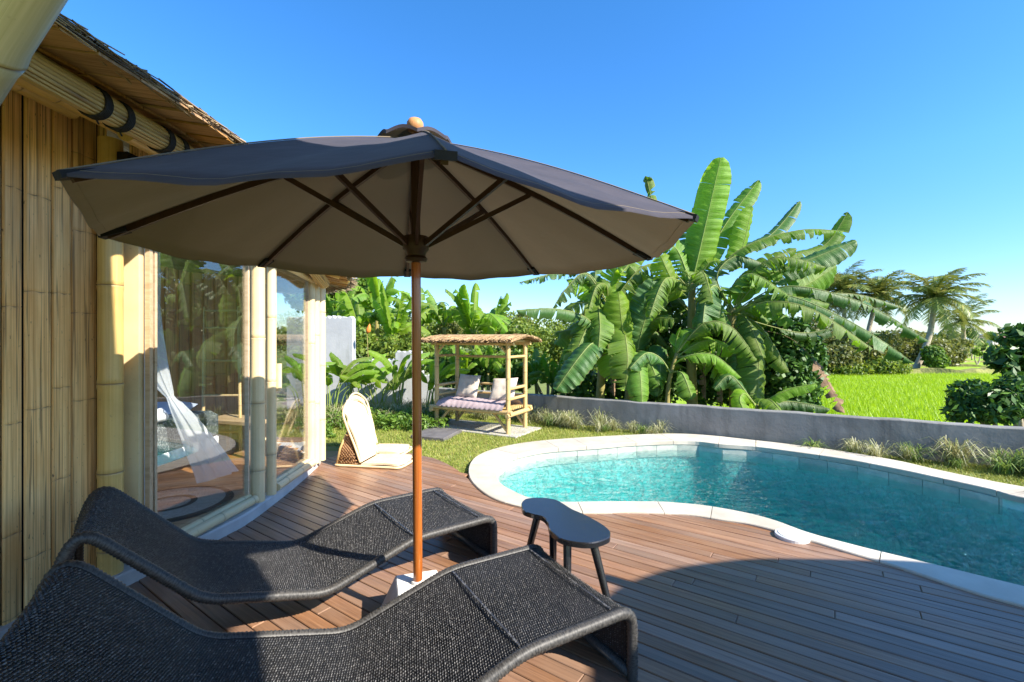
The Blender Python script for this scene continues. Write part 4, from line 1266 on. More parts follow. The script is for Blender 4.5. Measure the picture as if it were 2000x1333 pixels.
def make_lounger(label):
    t = thing('wicker_lounger', label, 'sun lounger', (0, 0, 0), 'black woven loungers under the umbrella')
    mb = MB()
    T = []
    for i, p in enumerate(prof):
        tg = (prof[min(i + 1, len(prof) - 1)] - prof[max(i - 1, 0)]).normalized()
        T.append((tg, Vector((-tg.z, 0, tg.x))))
    ysb = [-0.03, -0.2, -0.36, -0.52, -LW + 0.03]
    sag = [0, -.010, -.014, -.010, 0]
    off = 0.012
    mb.grid([[p + nn * (off + s_) + Vector((0, y, 0)) for y, s_ in zip(ysb, sag)] for p, (tg, nn) in zip(prof, T)])
    mb.build('woven_panel', M['wicker_base'], t, smooth=True)
    V, Fc = [], []
    ROW = 0.0145
    nrow = int((LW - 0.075) / ROW)
    oc = np.array([[-1, 0, 0], [1, 0, 0], [0, -1, 0], [0, 1, 0], [0, 0, 1], [0, 0, -1]], float)
    of = np.array([[0, 2, 4], [2, 1, 4], [1, 3, 4], [3, 0, 4], [2, 0, 5], [1, 2, 5], [3, 1, 5], [0, 3, 5]])
    cs_, tg_, nn_ = [np.array(x) for x in ([tuple(p) for p in prof], [tuple(a) for a, b in T], [tuple(b) for a, b in T])]
    cnt = 0
    for r_ in range(nrow):
        y = -0.0375 - (r_ + 0.5) * ROW
        yy = (y + LW / 2) / (LW / 2)
        sg_ = -0.014 * (1 - yy * yy)
        for half in range(2):
            i0 = np.arange(0, len(prof) - 1)
            f = 0.5 if (r_ % 2) ^ half else 0.0
            if half: continue
            c_ = cs_[i0] * (1 - f) + cs_[i0 + 1] * f + nn_[i0] * (off + sg_ + 0.0025)
            c_ = c_ + np.array([0, y, 0]) + nr.normal(0, 0.0007, c_.shape)
            L = np.array([0, 0.0071, 0]); sl = 0.0042
            verts = (c_[:, None, :]
                     + oc[None, :, 0:1] * (L[None, None, :] + tg_[i0][:, None, :] * sl)
                     + oc[None, :, 1:2] * tg_[i0][:, None, :] * 0.0038
                     + oc[None, :, 2:3] * nn_[i0][:, None, :] * 0.0054)
            V.append(verts.reshape(-1, 3)); Fc.append((of[None] + (np.arange(len(i0)) * 6)[:, None, None] + cnt).reshape(-1, 3))
            cnt += len(i0) * 6
    np_mesh('weave_strands', np.concatenate(V), np.concatenate(Fc), M['wicker'], t, 'stuff', smooth=False)
    for y in (-0.022, -LW + 0.022):
        pts = resample(prof, 0.0075)
        rad = [0.0225 + (0.0019 if i % 2 else -0.0014) + rnd.uniform(-.0007, .0007) for i in range(len(pts))]
        MB().tube([p + Vector((0, y, 0)) for p in pts], rad, 12).build('wrapped_rim', M['wicker_wrap'], t, smooth=True)
    for x in (-1.03, 1.0):
        MB().tube([(x, -0.03, 0.026), (x, -LW + 0.03, 0.026)], 0.024, 10).build('foot_bar', M['wicker_wrap'], t, smooth=True)
    # seam cords across the knee and foot
    for i in [min(range(len(prof)), key=lambda q: (prof[q] - Vector(c)).length) for c in ((-0.485, 0, .3), (-0.93, 0, .3))]:
        p = prof[i]; nn = T[i][1]
        mb = MB()
        for y in [-0.05 - j * 0.012 for j in range(52)]:
            mb.box(p + nn * (off + 0.006) + Vector((0, y, 0)), (0.008, 0.007, 0.006))
        mb.build('seam_cord', M['wicker'], t, kind='stuff')
    return t
l1 = make_lounger('black woven lounger nearer the house, crossed by the pole shadow')
l2 = copy_tree(l1); l2['label'] = 'nearest black woven lounger at the bottom edge'
l1.location = (-0.927, 2.304, 0); l1.rotation_euler = (0, 0, R(216.87))
a2 = Vector((-0.862, -0.507, 0)); n2 = Vector((-0.507, 0.862, 0))
far_foot = Vector((0.127, 2.532, 0))
base2 = far_foot + a2 * 1.0 - n2 * LW
l2.location = base2; l2.rotation_euler = (0, 0, math.atan2(a2.y, a2.x))

# ---------------------------------------------------------------- kidney stool
SPX = [(1195, 240), (1205, 222), (1230, 210), (1300, 205), (1380, 215), (1430, 240), (1480, 270), (1550, 300), (1640, 350), (1685, 385), (1692, 405), (1680, 430), (1610, 455), (1530, 458), (1430, 440), (1380, 410), (1350, 380), (1340, 340), (1310, 310), (1250, 295), (1205, 275)]
top = spline([gp(600 + x * .35, 900 + y * .35, 0.43) for x, y in SPX], 4, True)
cS = sum(top, Vector()) / len(top)
st_ = thing('kidney_stool', 'black kidney shaped side table with four splayed legs', 'side table', (cS.x, cS.y, 0))
mb = MB(); mb.prism([(p.x, p.y) for p in top], 0.402, 0.43, 0.005); mb.build('tabletop', M['black_lacquer'], st_)
for (tx, ty, bx, by) in ((0.145, 2.665, 0.055, 2.74), (0.225, 2.51, 0.235, 2.62), (0.285, 2.36, 0.275, 2.27), (0.415, 2.345, 0.51, 2.27)):
    MB().tube([(bx, by, 0), (tx, ty, 0.402)], [0.0165, 0.022], 12).build('leg', M['black_lacquer'], st_, smooth=True, angle=60)

# ---------------------------------------------------------------- rattan floor chairs
def make_floor_chair(label):
    t = thing('floor_chair', label, 'floor chair', (0, 0, 0), 'cream rattan floor chairs at the deck edge')
    W = 0.46
    def pad(rows, th, up):
        mb = MB()
        mb.grid(rows); mb.grid([[p - up * th for p in r_][::-1] for r_ in rows])
        e0 = [rows[0], [p - up * th for p in rows[0]]]; mb.grid(e0)
        e1 = [rows[-1], [p - up * th for p in rows[-1]]]; mb.grid(e1)
        mb.grid([[r_[0] for r_ in rows], [r_[0] - up * th for r_ in rows]]); mb.grid([[r_[-1] for r_ in rows], [r_[-1] - up * th for r_ in rows]])
        return mb
    rows = []
    for i in range(13):
        f = i / 12
        w = W * (1.0 - 0.10 * math.sin(f * math.pi)) * (1 if f < .85 else math.sqrt(max(0.02, 1 - ((f - .85) / .16) ** 2)))
        rows.append([Vector((0.02 + 0.46 * f, W / 2 + (u - .5) * w, 0.045 + 0.01 * math.sin(f * 3))) for u in (0, .25, .5, .75, 1)])
    pad(rows, 0.02, Vector((0, 0, 1))).build('seat', M['cream_cloth'], t, smooth=True, angle=50)
    up = Vector((0.95, 0, 0.30)); dirb = Vector((-0.30, 0, 0.95))
    rows = []
    for i in range(19):
        f = i / 18
        w = W * (0.80 + 0.38 * f) if f < .66 else (W * (1.05 - 0.20 * math.sin((f - .66) / .2 * math.pi)) if f < .86 else W * 1.02 * math.sqrt(max(0.03, 1 - ((f - .86) / .15) ** 2)))
        rows.append([Vector((0, W / 2, 0.05)) + dirb * (0.70 * f) + Vector((0, (u - .5) * w, 0)) + up * (0.03 * math.sin(f * 4.0)) for u in (0, .2, .5, .8, 1)])
    pad(rows, 0.018, up).build('backrest', M['cream_cloth'], t, smooth=True, angle=50)
    # rattan hoop round the backrest, ground hoop and woven stay
    P = [Vector((0, y, 0.05)) + dirb * (0.70 * f) for y, f in ((0.02, 0.0), (0.0, .3), (-0.04, .62), (-0.035, .84), (0.1, 0.99), (W / 2, 1.03), (W - .1, .99), (W + .035, .84), (W + .04, .62), (W, .3), (W - .02, 0))]
    MB().tube(spline(P, 5), 0.013, 8).build('back_hoop', M['bamboo_pale'], t, smooth=True)
    P = [Vector(p) for p in ((0.5, W / 2 + .15, .016), (0.47, 0.03, .016), (0.3, 0.0, .016), (-0.1, 0, .016), (-0.26, 0.0, .016), (-0.3, 0.06, .016), (-0.3, W - .06, .016), (-0.26, W, .016), (0.3, W, .016), (0.47, W - .03, .016))]
    MB().tube(spline(P, 4), 0.014, 8).build('ground_hoop', M['bamboo_pale'], t, smooth=True)
    for y in (0.01, W - 0.01):
        MB().tube([(-0.28, y, 0.02), (-0.24, y, 0.2), (-0.17, y, 0.36)], 0.012, 8).build('stay', M['bamboo_cane'], t, smooth=True)
        mb = MB()
        tri = [(-0.27, 0.03), (-0.02, 0.03), (-0.155, 0.38)]
        for q in range(10):
            f = q / 10
            a = Vector((tri[0][0] + (tri[2][0] - tri[0][0]) * f, y, tri[0][1] + (tri[2][1] - tri[0][1]) * f))
            b = Vector((tri[1][0] + (tri[2][0] - tri[1][0]) * (f + .03), y, tri[1][1] + (tri[2][1] - tri[1][1]) * (f + .03)))
            mb.tube([a, (a + b) / 2 + Vector((0, .004, 0.012 * (-1) ** q)), b], 0.006, 5)
            c_ = Vector((tri[0][0] + (tri[1][0] - tri[0][0]) * f, y, 0.03)); mb.tube([c_, c_.lerp(Vector((tri[2][0], y, tri[2][1])), 0.9 - .3 * abs(f - .5))], 0.0045, 5)
        mb.build('woven_side', M['rattan_web'], t, smooth=True)
    mb = MB()
    rows = [[Vector((x, y, z)) for y in (0.02, W / 2, W - .02)] for x, z in ((-0.285, 0.03), (-0.24, 0.2), (-0.17, 0.36))]
    mb.grid(rows); mb.build('woven_back', M['rattan_web'], t)
    return t
c1 = make_floor_chair('nearer cream rattan floor chair with woven stay at the deck edge')
c2 = copy_tree(c1); c2['label'] = 'further cream rattan floor chair hidden behind its twin'
fa = math.atan2(-0.16, 0.98)
c1.location = (-1.70, 5.11, 0.001); c1.rotation_euler = (0, 0, fa)
c2.location = (-1.83, 5.62, 0.001); c2.rotation_euler = (0, 0, fa + R(3))

# ---------------------------------------------------------------- roofed bamboo daybed with cushions
FL = Vector((-1.25, 7.62, 0)); du = Vector((0.888, -0.46, 0)); dv = Vector((0.46, 0.888, 0))
DWd, DD = 1.34, 0.60
LZ = -0.03
def dp(u, v, z): return FL + du * u + dv * v + Vector((0, 0, z))
db = thing('bamboo_daybed', 'bamboo daybed with a small thatched roof on the lawn', 'daybed', dp(DWd / 2, DD / 2, LZ))
def bam(name, a, b, r, **kw):
    return bamboo(MB(), a, b, r, inter=0.3, seg=10, **kw).build(name, M['bamboo_cane'], db, smooth=True, angle=60)
for u, v in ((0, 0), (DWd, 0), (0, DD), (DWd, DD)):
    bam('post', dp(u, v, LZ), dp(u, v, 1.37), 0.036)
e = 0.09
for v in (0.0, DD):
    bam('seat_rail', dp(-e, v - 0.05 + (0.1 if v else 0), 0.31), dp(DWd + e, v - 0.05 + (0.1 if v else 0), 0.31), 0.034)
for u in (-0.04, DWd + 0.04):
    bam('seat_rail', dp(u, -0.12, 0.27), dp(u, DD + 0.14, 0.27), 0.034)
for k in range(9):
    v = 0.03 + k * 0.066
    bam('seat_cane', dp(0.03, v, 0.33), dp(DWd - 0.03, v, 0.33), 0.02)
for z in (0.5, 0.66):
    bam('back_rail', dp(0, DD + .03, z), dp(DWd, DD + .03, z), 0.02)
    for u in (0, DWd):
        bam('side_rail', dp(u, 0, z), dp(u, DD, z), 0.024)
for v in (0.0, DD):
    bam('top_rail', dp(-.1, v, 1.36), dp(DWd + .1, v, 1.36), 0.03)
bam('top_rail', dp(0, DD, 1.13), dp(DWd, DD, 1.13), 0.022)
for u in (0, DWd):
    bam('top_rail', dp(u, -.12, 1.40), dp(u, DD + .12, 1.40), 0.026)
    bam('top_rail', dp(u, 0, 1.15), dp(u, DD, 1.15), 0.022)
    s = 1 if u == 0 else -1
    for v in (0, DD):
        bam('brace', dp(u + s * .02, v, 0.02), dp(u + s * 0.26, v, 0.29), 0.022)
    bam('brace', dp(u + s * .01, 0, 1.2), dp(u + s * 0.16, 0, 1.35), 0.018)
# little roof of grass
mb = MB()
ov, od = 0.17, 0.2
pts = [dp(-ov, -od, 1.40), dp(DWd + ov, -od, 1.40), dp(DWd + ov, DD / 2, 1.475), dp(DWd + ov, DD + od, 1.40), dp(-ov, DD + od, 1.40), dp(-ov, DD / 2, 1.475)]
lo = [mb.vert(p) for p in pts]; hi = [mb.vert(p + Vector((0, 0, 0.028))) for p in pts]
for f in ((0, 1, 2, 5), (5, 2, 3, 4)):
    mb.f.append([hi[j] for j in f]); mb.f.append([lo[j] for j in f][::-1])
for a, b in ((0, 1), (1, 2), (2, 3), (3, 4), (4, 5), (5, 0)):
    mb.f.append([lo[a], lo[b], hi[b], hi[a]])
rf = mb.build('roof', M['straw_gold'], db)
P0, P1 = [], []
for k in range(2600):
    u = rnd.uniform(-ov - .02, DWd + ov + .02); side = rnd.random() < 0.6
    lay = rnd.uniform(0.0, 0.042)
    v0 = -od - 0.05 + rnd.gauss(0, .02) if side else DD + od + 0.05 + rnd.gauss(0, .02)
    L = rnd.uniform(0.15, 0.4) * (1 if side else -1)
    P0.append(dp(u, v0, 1.375 + lay + rnd.gauss(0, .008))); P1.append(dp(u + rnd.gauss(0, .03), v0 + L, 1.39 + lay + abs(L) * 0.17))
for k in range(500):
    v = rnd.uniform(-od, DD + od); u = rnd.choice((-ov, DWd + ov)); zz = 1.40 + 0.075 * (1 - abs(v - DD / 2) / (DD / 2 + od)) + rnd.uniform(0, .03)
    s = 1 if u < 0 else -1
    P0.append(dp(u - s * rnd.uniform(0, .05), v, zz - .01)); P1.append(dp(u + s * 0.2, v + rnd.gauss(0, .04), zz + .01))
sticks('thatch_strands', P0, P1, nr.uniform(0.004, 0.008, len(P0)), M['straw_gold'], rf)
# mattress and cushions rest on it
mb = MB(); rows = []
NX, NY = 46, 10
for j in range(NY + 1):
    v = -0.09 + (DD + 0.08) * j / NY
    row = []
    for i in range(NX + 1):
        u = 0.05 + (DWd - 0.1) * i / NX
        ev = math.sin(math.pi * min(1, max(0, j / NY))) ** 0.35
        row.append(dp(u, v, 0.355 + 0.095 * ev + 0.006 * math.sin(u * 60 + math.sin(v * 9) * 2) * (1 - ev * 0.5)))
    rows.append(row)
lowf = [dp(0.05 + (DWd - .1) * i / NX, -0.09 + 0.012 * math.sin(i * 1.9), 0.335) for i in range(NX + 1)]
lowb = [dp(0.05 + (DWd - .1) * i / NX, DD - 0.01, 0.345) for i in range(NX + 1)]
mb.grid([lowf] + rows + [lowb])
mt = mb.build('daybed_mattress', M['lilac'], None, smooth=True, own=True)
tag(mt, 'thin wrinkled lilac mattress lying on the bamboo daybed', 'mattress')
nv = Vector((0, 0, 1))
pillow('cushion', 'left tufted linen cushion leaning on the daybed back', dp(0.36, 0.40, 0.63), 0.42, 0.4, 0.13, du + nv * -0.04, nv * 0.92 + dv * 0.38, M['linen'], 'tufted linen cushions on the daybed', True)
pillow('cushion', 'right tufted linen cushion beside the front bamboo post', dp(1.08, 0.33, 0.61), 0.42, 0.4, 0.13, du + nv * 0.06 + dv * .2, nv * 0.9 + dv * 0.42, M['linen'], 'tufted linen cushions on the daybed', True)
# paving on the lawn
mb = MB(); mb.prism([(p.x, p.y) for p in (dp(-0.35, -0.12, 0), dp(DWd + 0.2, -0.14, 0), dp(DWd + .25, DD + .1, 0), dp(-.3, DD + .1, 0))], -0.06, -0.022, 0.006)
tag(mb.build('concrete_pad', M['pad_concrete'], None, own=True), 'pale concrete pad in the grass under the daybed', 'pad')
for P, l in (([(802, 852), (866, 858), (902, 840), (840, 836)], 'dark stone slab lying in the lawn before the daybed'),):
    mb = MB(); mb.prism([(gp(*p).x, gp(*p).y) for p in P], -0.05, 0.012, 0.008)
    tag(mb.build('stone_slab', M['slab_stone'], None, own=True), l, 'paving slab')
# ---------------------------------------------------------------- plants
LK = KB
def leaf(parent, P, W, m='banana_leaf', face=(0, 0, 1), stem=0.18, fold=0.25, torn=0.5, tip=0.9, name='leaf', seg=34, rib=0.011, droop=0.35):
    """one banana leaf: petiole, midrib and two blades split into strips; P = world points base..tip"""
    W = W * LK
    C = resample(spline(P, 8), 0.001 + sum((Vector(b) - Vector(a)).length for a, b in zip(P, P[1:])) / seg)
    n = len(C) - 1
    face = Vector(face).normalized()
    L = sum((b - a).length for a, b in zip(C, C[1:]))
    mb = MB()
    mb.tube(C, [rib * (1.25 - 1.0 * i / n) for i in range(n + 1)], 5, True, [0.85] * (n + 1))
    fr = []
    for i in range(n + 1):
        t = (C[min(i + 1, n)] - C[max(i - 1, 0)]).normalized()
        N = face - t * face.dot(t)
        N = N.normalized() if N.length > 0.05 else t.orthogonal().normalized()
        fr.append((t, N, t.cross(N).normalized()))
    i0 = int(n * stem)
    def hw(f):
        f = max(0.0, min(1.0, f))
        return W / 2 * min(1.0, (f / 0.16) ** 0.6 if f < .16 else 1) * (1 if f < 0.62 else math.sqrt(max(0.0, 1 - ((f - 0.62) / 0.385) ** 2.2)))
    ph = rnd.uniform(0, 6)
    torn = min(1.0, torn * 1.6)
    for side in (1, -1):
        i = i0
        while i < n:
            ln = rnd.randint(1, 3) if rnd.random() < torn else rnd.randint(4, 9)
            j = min(n, i + ln)
            ex = rnd.gauss(0, 0.2) * (0.3 + torn) + (rnd.uniform(0, 0.5) * torn)
            sh = rnd.uniform(-0.3, 0.6) * torn * 0.05
            rows, kk, qq = [], [], []
            m_ = (j - i) * 2
            for a in range(m_ + 1):
                x = i + a / 2
                ia = min(int(x), n - 1); fx = x - ia
                p = C[ia].lerp(C[ia + 1], fx)
                t, N, S = fr[ia] if fx < .5 else fr[ia + 1]
                w = hw((x - i0) / (n - i0))
                gapf = (0.5 - a / m_) * 0.2 * torn * (L / n) * 6
                row = []
                for u in (0.0, 0.3, 0.65, 1.0):
                    ang = fold + (ex + droop) * u * u
                    lat = w * u
                    q = p + S * (side * lat * math.cos(ang)) - N * (lat * math.sin(ang)) + t * ((sh + gapf + 0.22 * w) * u)
                    q += N * ((0.014 * math.sin(x * L / n * 52 + side) + 0.012 * math.sin(x * L / n * 21 + ph)) * u * W * 2)
                    row.append(q)
                rows.append(row); kk.append([0.25, 0, 0, 0.12]); qq.append([(u, x / n * L, 0) for u in (0.0, 0.3, 0.65, 1.0)])
            mb.grid(rows, False, kk, qq)
            i = j
    return mb.build(name, M[m], parent, smooth=True)
def pts(*a):
    return [at(x, y, Y * KB) for x, y, Y in a]
def trunk_tube(parent, P, r0, r1, m='trunk_banana', seg=10, name='trunk'):
    C = spline(P, 5)
    return MB().tube(C, [r0 + (r1 - r0) * i / (len(C) - 1) for i in range(len(C))], seg, True).build(name, M[m], parent, smooth=True)
def banana(name, label, P, r0=0.1, r1=0.055, group='banana plants behind the grey wall'):
    b = Vector(P[0]); b.z = -0.36
    t = thing(name, label, 'banana plant', b, group)
    trunk_tube(t, [b] + list(P), r0, r1)
    return t
CAMF = (0.1, -1, 0.25)
GB1 = 'banana plants behind the grey wall'
pA = banana('banana_plant', 'leftmost banana plant behind the grey wall with torn hanging fronds', pts((1172, 780, 7.9), (1178, 690, 7.9), (1190, 590, 7.9)))
pB = banana('banana_plant', 'banana plant with broad folded leaves left of centre in the clump', pts((1228, 790, 8.1), (1235, 690, 8.1)), 0.11, 0.07)
pC = banana('banana_plant', 'tallest banana plant, with an upright bright leaf against the sky', pts((1352, 790, 8.0), (1350, 680, 8.0), (1352, 545, 8.0)), 0.12, 0.06)
pD = banana('banana_plant', 'banana plant with long ragged leaves arching right over the paddy', pts((1436, 790, 7.8), (1432, 690, 7.8), (1428, 602, 7.8)), 0.12, 0.07)
pE = banana('banana_plant', 'young banana plant with a yellow green stem leaning over the wall', pts((1303, 795, 7.25), (1308, 740, 7.25), (1322, 690, 7.25)), 0.05, 0.03)
pF = banana('banana_plant', 'small banana sucker spilling over the grey wall', pts((1476, 822, 6.65), (1480, 792, 6.6)), 0.045, 0.03)
# tall plant
leaf(pC, pts((1350, 560, 8.0), (1378, 440, 7.9), (1408, 308, 7.8)), 0.62, 'banana_young', (-0.35, -1, 0.0), 0.12, 0.12, 0.02)
leaf(pC, pts((1356, 565, 8.0), (1410, 450, 8.1), (1482, 352, 8.2)), 0.42, 'banana_leaf', (-0.6, -0.8, 0.5), 0.15, 0.15, 0.25)
leaf(pC, pts((1352, 560, 8.0), (1430, 505, 7.9), (1440, 520, 7.9), (1470, 405, 7.8)), 0.46, 'banana_young', (0.5, -1, 0.1), 0.45, 0.2, 0.05)
leaf(pC, pts((1345, 565, 8.1), (1290, 450, 8.3), (1262, 345, 8.4), (1268, 385, 8.4)), 0.26, 'banana_leaf', (-0.5, -0.6, 0.6), 0.3, 0.3, 0.6)
leaf(pC, pts((1355, 560, 8.1), (1440, 490, 8.5), (1505, 460, 8.6), (1562, 393, 8.8)), 0.34, 'banana_dark', (-0.5, -0.7, 0.6), 0.35, 0.15, 0.2)
leaf(pC, pts((1355, 565, 7.9), (1450, 485, 7.6), (1560, 450, 7.4), (1648, 452, 7.3)), 0.36, 'banana_leaf', (0, -0.45, 1), 0.2, 0.35, 0.85)
leaf(pC, pts((1345, 560, 7.8), (1300, 545, 7.4), (1268, 620, 7.2)), 0.5, 'banana_leaf', (-0.3, -0.9, 0.7), 0.12, 0.35, 0.8)
leaf(pC, pts((1345, 560, 7.8), (1372, 530, 7.4), (1392, 592, 7.2)), 0.5, 'banana_leaf', (0.3, -0.9, 0.7), 0.12, 0.4, 0.75)
leaf(pC, pts((1345, 570, 7.9), (1320, 560, 7.6), (1290, 500, 7.5)), 0.5, 'banana_young', (-0.1, -1, 0.3), 0.2, 0.2, 0.15)
leaf(pC, pts((1345, 575, 8.1), (1360, 530, 8.2), (1352, 440, 8.4)), 0.55, 'banana_dark', (0.3, -1, 0.3), 0.1, 0.2, 0.2)
leaf(pC, pts((1350, 570, 7.9), (1300, 520, 7.9), (1250, 525, 7.8), (1190, 600, 7.7)), 0.5, 'banana_leaf', (-0.2, -.5, 1), 0.15, 0.4, 0.6)
# right plant
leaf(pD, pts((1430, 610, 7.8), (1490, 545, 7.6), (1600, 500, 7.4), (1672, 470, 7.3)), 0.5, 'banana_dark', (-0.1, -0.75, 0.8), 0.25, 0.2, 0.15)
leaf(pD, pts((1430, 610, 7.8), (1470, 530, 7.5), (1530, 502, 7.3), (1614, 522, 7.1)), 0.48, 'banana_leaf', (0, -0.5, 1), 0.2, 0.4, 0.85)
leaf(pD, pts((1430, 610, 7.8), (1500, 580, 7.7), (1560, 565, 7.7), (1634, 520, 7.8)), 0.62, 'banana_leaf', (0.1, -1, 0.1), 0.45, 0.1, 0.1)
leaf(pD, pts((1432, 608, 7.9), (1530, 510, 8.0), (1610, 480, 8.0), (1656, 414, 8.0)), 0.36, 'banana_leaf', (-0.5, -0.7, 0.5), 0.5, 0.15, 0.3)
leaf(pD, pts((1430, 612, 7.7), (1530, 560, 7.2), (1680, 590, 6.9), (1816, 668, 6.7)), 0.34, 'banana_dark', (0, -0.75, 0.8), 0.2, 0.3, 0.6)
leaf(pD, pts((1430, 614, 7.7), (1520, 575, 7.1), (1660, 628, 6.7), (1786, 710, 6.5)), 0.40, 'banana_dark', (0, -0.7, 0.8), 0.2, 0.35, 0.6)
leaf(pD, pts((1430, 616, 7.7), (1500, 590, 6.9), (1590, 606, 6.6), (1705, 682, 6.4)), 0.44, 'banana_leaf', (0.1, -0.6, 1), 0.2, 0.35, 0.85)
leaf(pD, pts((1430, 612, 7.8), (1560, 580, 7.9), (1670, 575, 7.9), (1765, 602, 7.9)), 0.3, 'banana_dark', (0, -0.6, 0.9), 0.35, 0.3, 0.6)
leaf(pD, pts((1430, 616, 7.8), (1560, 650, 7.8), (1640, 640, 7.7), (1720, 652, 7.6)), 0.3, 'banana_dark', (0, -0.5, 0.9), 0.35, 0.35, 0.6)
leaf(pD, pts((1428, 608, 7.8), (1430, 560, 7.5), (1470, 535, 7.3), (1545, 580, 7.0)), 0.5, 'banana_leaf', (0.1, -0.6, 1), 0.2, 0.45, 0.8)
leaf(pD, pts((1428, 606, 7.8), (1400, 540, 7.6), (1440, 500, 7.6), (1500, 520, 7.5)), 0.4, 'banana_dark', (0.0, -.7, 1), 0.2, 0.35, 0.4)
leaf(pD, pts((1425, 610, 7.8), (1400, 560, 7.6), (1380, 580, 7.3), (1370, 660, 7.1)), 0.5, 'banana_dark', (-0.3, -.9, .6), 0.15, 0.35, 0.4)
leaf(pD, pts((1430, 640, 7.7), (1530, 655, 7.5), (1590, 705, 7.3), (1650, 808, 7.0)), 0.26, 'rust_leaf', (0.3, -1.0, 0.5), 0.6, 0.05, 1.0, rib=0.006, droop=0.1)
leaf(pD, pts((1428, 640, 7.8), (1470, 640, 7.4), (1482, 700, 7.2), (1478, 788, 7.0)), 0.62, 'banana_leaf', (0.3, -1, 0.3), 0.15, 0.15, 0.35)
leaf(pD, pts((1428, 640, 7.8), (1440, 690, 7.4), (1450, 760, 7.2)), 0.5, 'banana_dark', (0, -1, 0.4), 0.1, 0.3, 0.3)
# left plants
leaf(pA, pts((1190, 600, 7.9), (1150, 535, 7.8), (1090, 533, 7.7), (1014, 552, 7.6)), 0.24, 'banana_dark', (0, -0.5, 1), 0.1, 0.6, 0.95)
leaf(pA, pts((1188, 600, 7.9), (1145, 535, 7.7), (1105, 565, 7.6), (1080, 602, 7.6)), 0.34, 'banana_dark', (-0.3, -0.6, 0.9), 0.1, 0.5, 0.95)
leaf(pA, pts((1186, 610, 7.9), (1185, 560, 7.6), (1165, 560, 7.4), (1150, 605, 7.3)), 0.34, 'banana_leaf', (-0.2, -0.8, 0.6), 0.15, 0.5, 0.9)
leaf(pA, pts((1182, 680, 7.8), (1150, 625, 7.6), (1090, 604, 7.4), (1008, 606, 7.3)), 0.34, 'banana_dark', (0, -0.6, 0.9), 0.15, 0.35, 0.4)
leaf(pA, pts((1182, 690, 7.9), (1160, 655, 8.0), (1120, 645, 8.1), (1084, 650, 8.2)), 0.32, 'banana_leaf', (0, -0.6, 0.9), 0.15, 0.3, 0.3)
leaf(pA, pts((1182, 690, 7.8), (1160, 670, 7.4), (1130, 700, 7.2), (1086, 762, 7.1)), 0.52, 'banana_dark', (-0.6, -0.9, 0.5), 0.15, 0.12, 0.15)
leaf(pA, pts((1180, 640, 7.9), (1170, 600, 7.8), (1172, 640, 7.4), (1168, 690, 7.3)), 0.5, 'banana_leaf', (-0.2, -1, 0.5), 0.15, 0.3, 0.4)
leaf(pA, pts((1186, 600, 7.9), (1210, 540, 7.9), (1225, 520, 8.0), (1262, 470, 8.1)), 0.4, 'banana_leaf', (-0.3, -.9, .4), 0.15, 0.2, 0.3)
leaf(pB, pts((1232, 740, 8.1), (1218, 660, 7.6), (1208, 570, 7.5)), 0.62, 'banana_young', (0.1, -1, 0.1), 0.12, 0.15, 0.05)
leaf(pB, pts((1236, 740, 8.1), (1255, 640, 7.7), (1292, 545, 7.6)), 0.66, 'banana_dark', (0.3, -1, 0.1), 0.12, 0.1, 0.15)
leaf(pB, pts((1236, 700, 8.1), (1222, 655, 7.4), (1226, 700, 7.0), (1222, 762, 6.95)), 0.58, 'banana_leaf', (0.1, -1, 0.5), 0.25, 0.25, 0.35)
leaf(pB, pts((1238, 710, 8.0), (1246, 690, 7.2), (1252, 750, 6.85), (1254, 800, 6.8)), 0.46, 'banana_leaf', (0.1, -1, 0.4), 0.2, 0.2, 0.15)
leaf(pB, pts((1236, 700, 8.1), (1270, 610, 7.9), (1262, 560, 7.8), (1230, 520, 7.8)), 0.5, 'banana_leaf', (-0.1, -1, 0.3), 0.2, 0.2, 0.3)
leaf(pB, pts((1234, 700, 8.1), (1190, 630, 7.9), (1160, 585, 7.9), (1165, 520, 8.0)), 0.45, 'banana_dark', (-0.3, -1, 0.2), 0.2, 0.2, 0.3)
leaf(pB, pts((1236, 720, 8.0), (1280, 690, 7.6), (1290, 720, 7.4), (1284, 775, 7.3)), 0.5, 'banana_dark', (0.2, -1, 0.5), 0.15, 0.3, 0.3)
# young plant and sucker
leaf(pE, pts((1322, 690, 7.2), (1375, 632, 7.0), (1430, 640, 6.9), (1478, 704, 6.8)), 0.5, 'banana_leaf', (0.1, -0.6, 1), 0.15, 0.35, 0.55)
leaf(pE, pts((1316, 712, 7.2), (1345, 695, 7.0), (1395, 694, 6.9), (1448, 738, 6.8)), 0.32, 'banana_young', (0.0, -0.55, 1), 0.2, 0.35, 0.4)
leaf(pE, pts((1312, 728, 7.2), (1330, 728, 7.0), (1340, 745, 6.9), (1352, 780, 6.85)), 0.36, 'banana_leaf', (0.1, -1, 0.5), 0.2, 0.2, 0.3)
leaf(pE, pts((1322, 700, 7.25), (1320, 670, 7.3), (1330, 640, 7.3)), 0.12, 'banana_young', CAMF, 0.1, 0.9, 0.0)
leaf(pE, pts((1310, 730, 7.2), (1290, 700, 7.1), (1262, 690, 7.0), (1230, 720, 6.9)), 0.34, 'banana_dark', (-0.1, -.7, 1), 0.2, 0.3, 0.4)
leaf(pF, pts((1480, 800, 6.6), (1510, 775, 6.4), (1550, 758, 6.3), (1594, 750, 6.2)), 0.24, 'banana_young', (0.2, -0.6, 1), 0.15, 0.35, 0.2)
leaf(pF, pts((1480, 796, 6.6), (1500, 780, 6.3), (1522, 800, 6.1), (1545, 836, 6.0)), 0.34, 'banana_leaf', (0.2, -0.8, 0.7), 0.15, 0.25, 0.35)
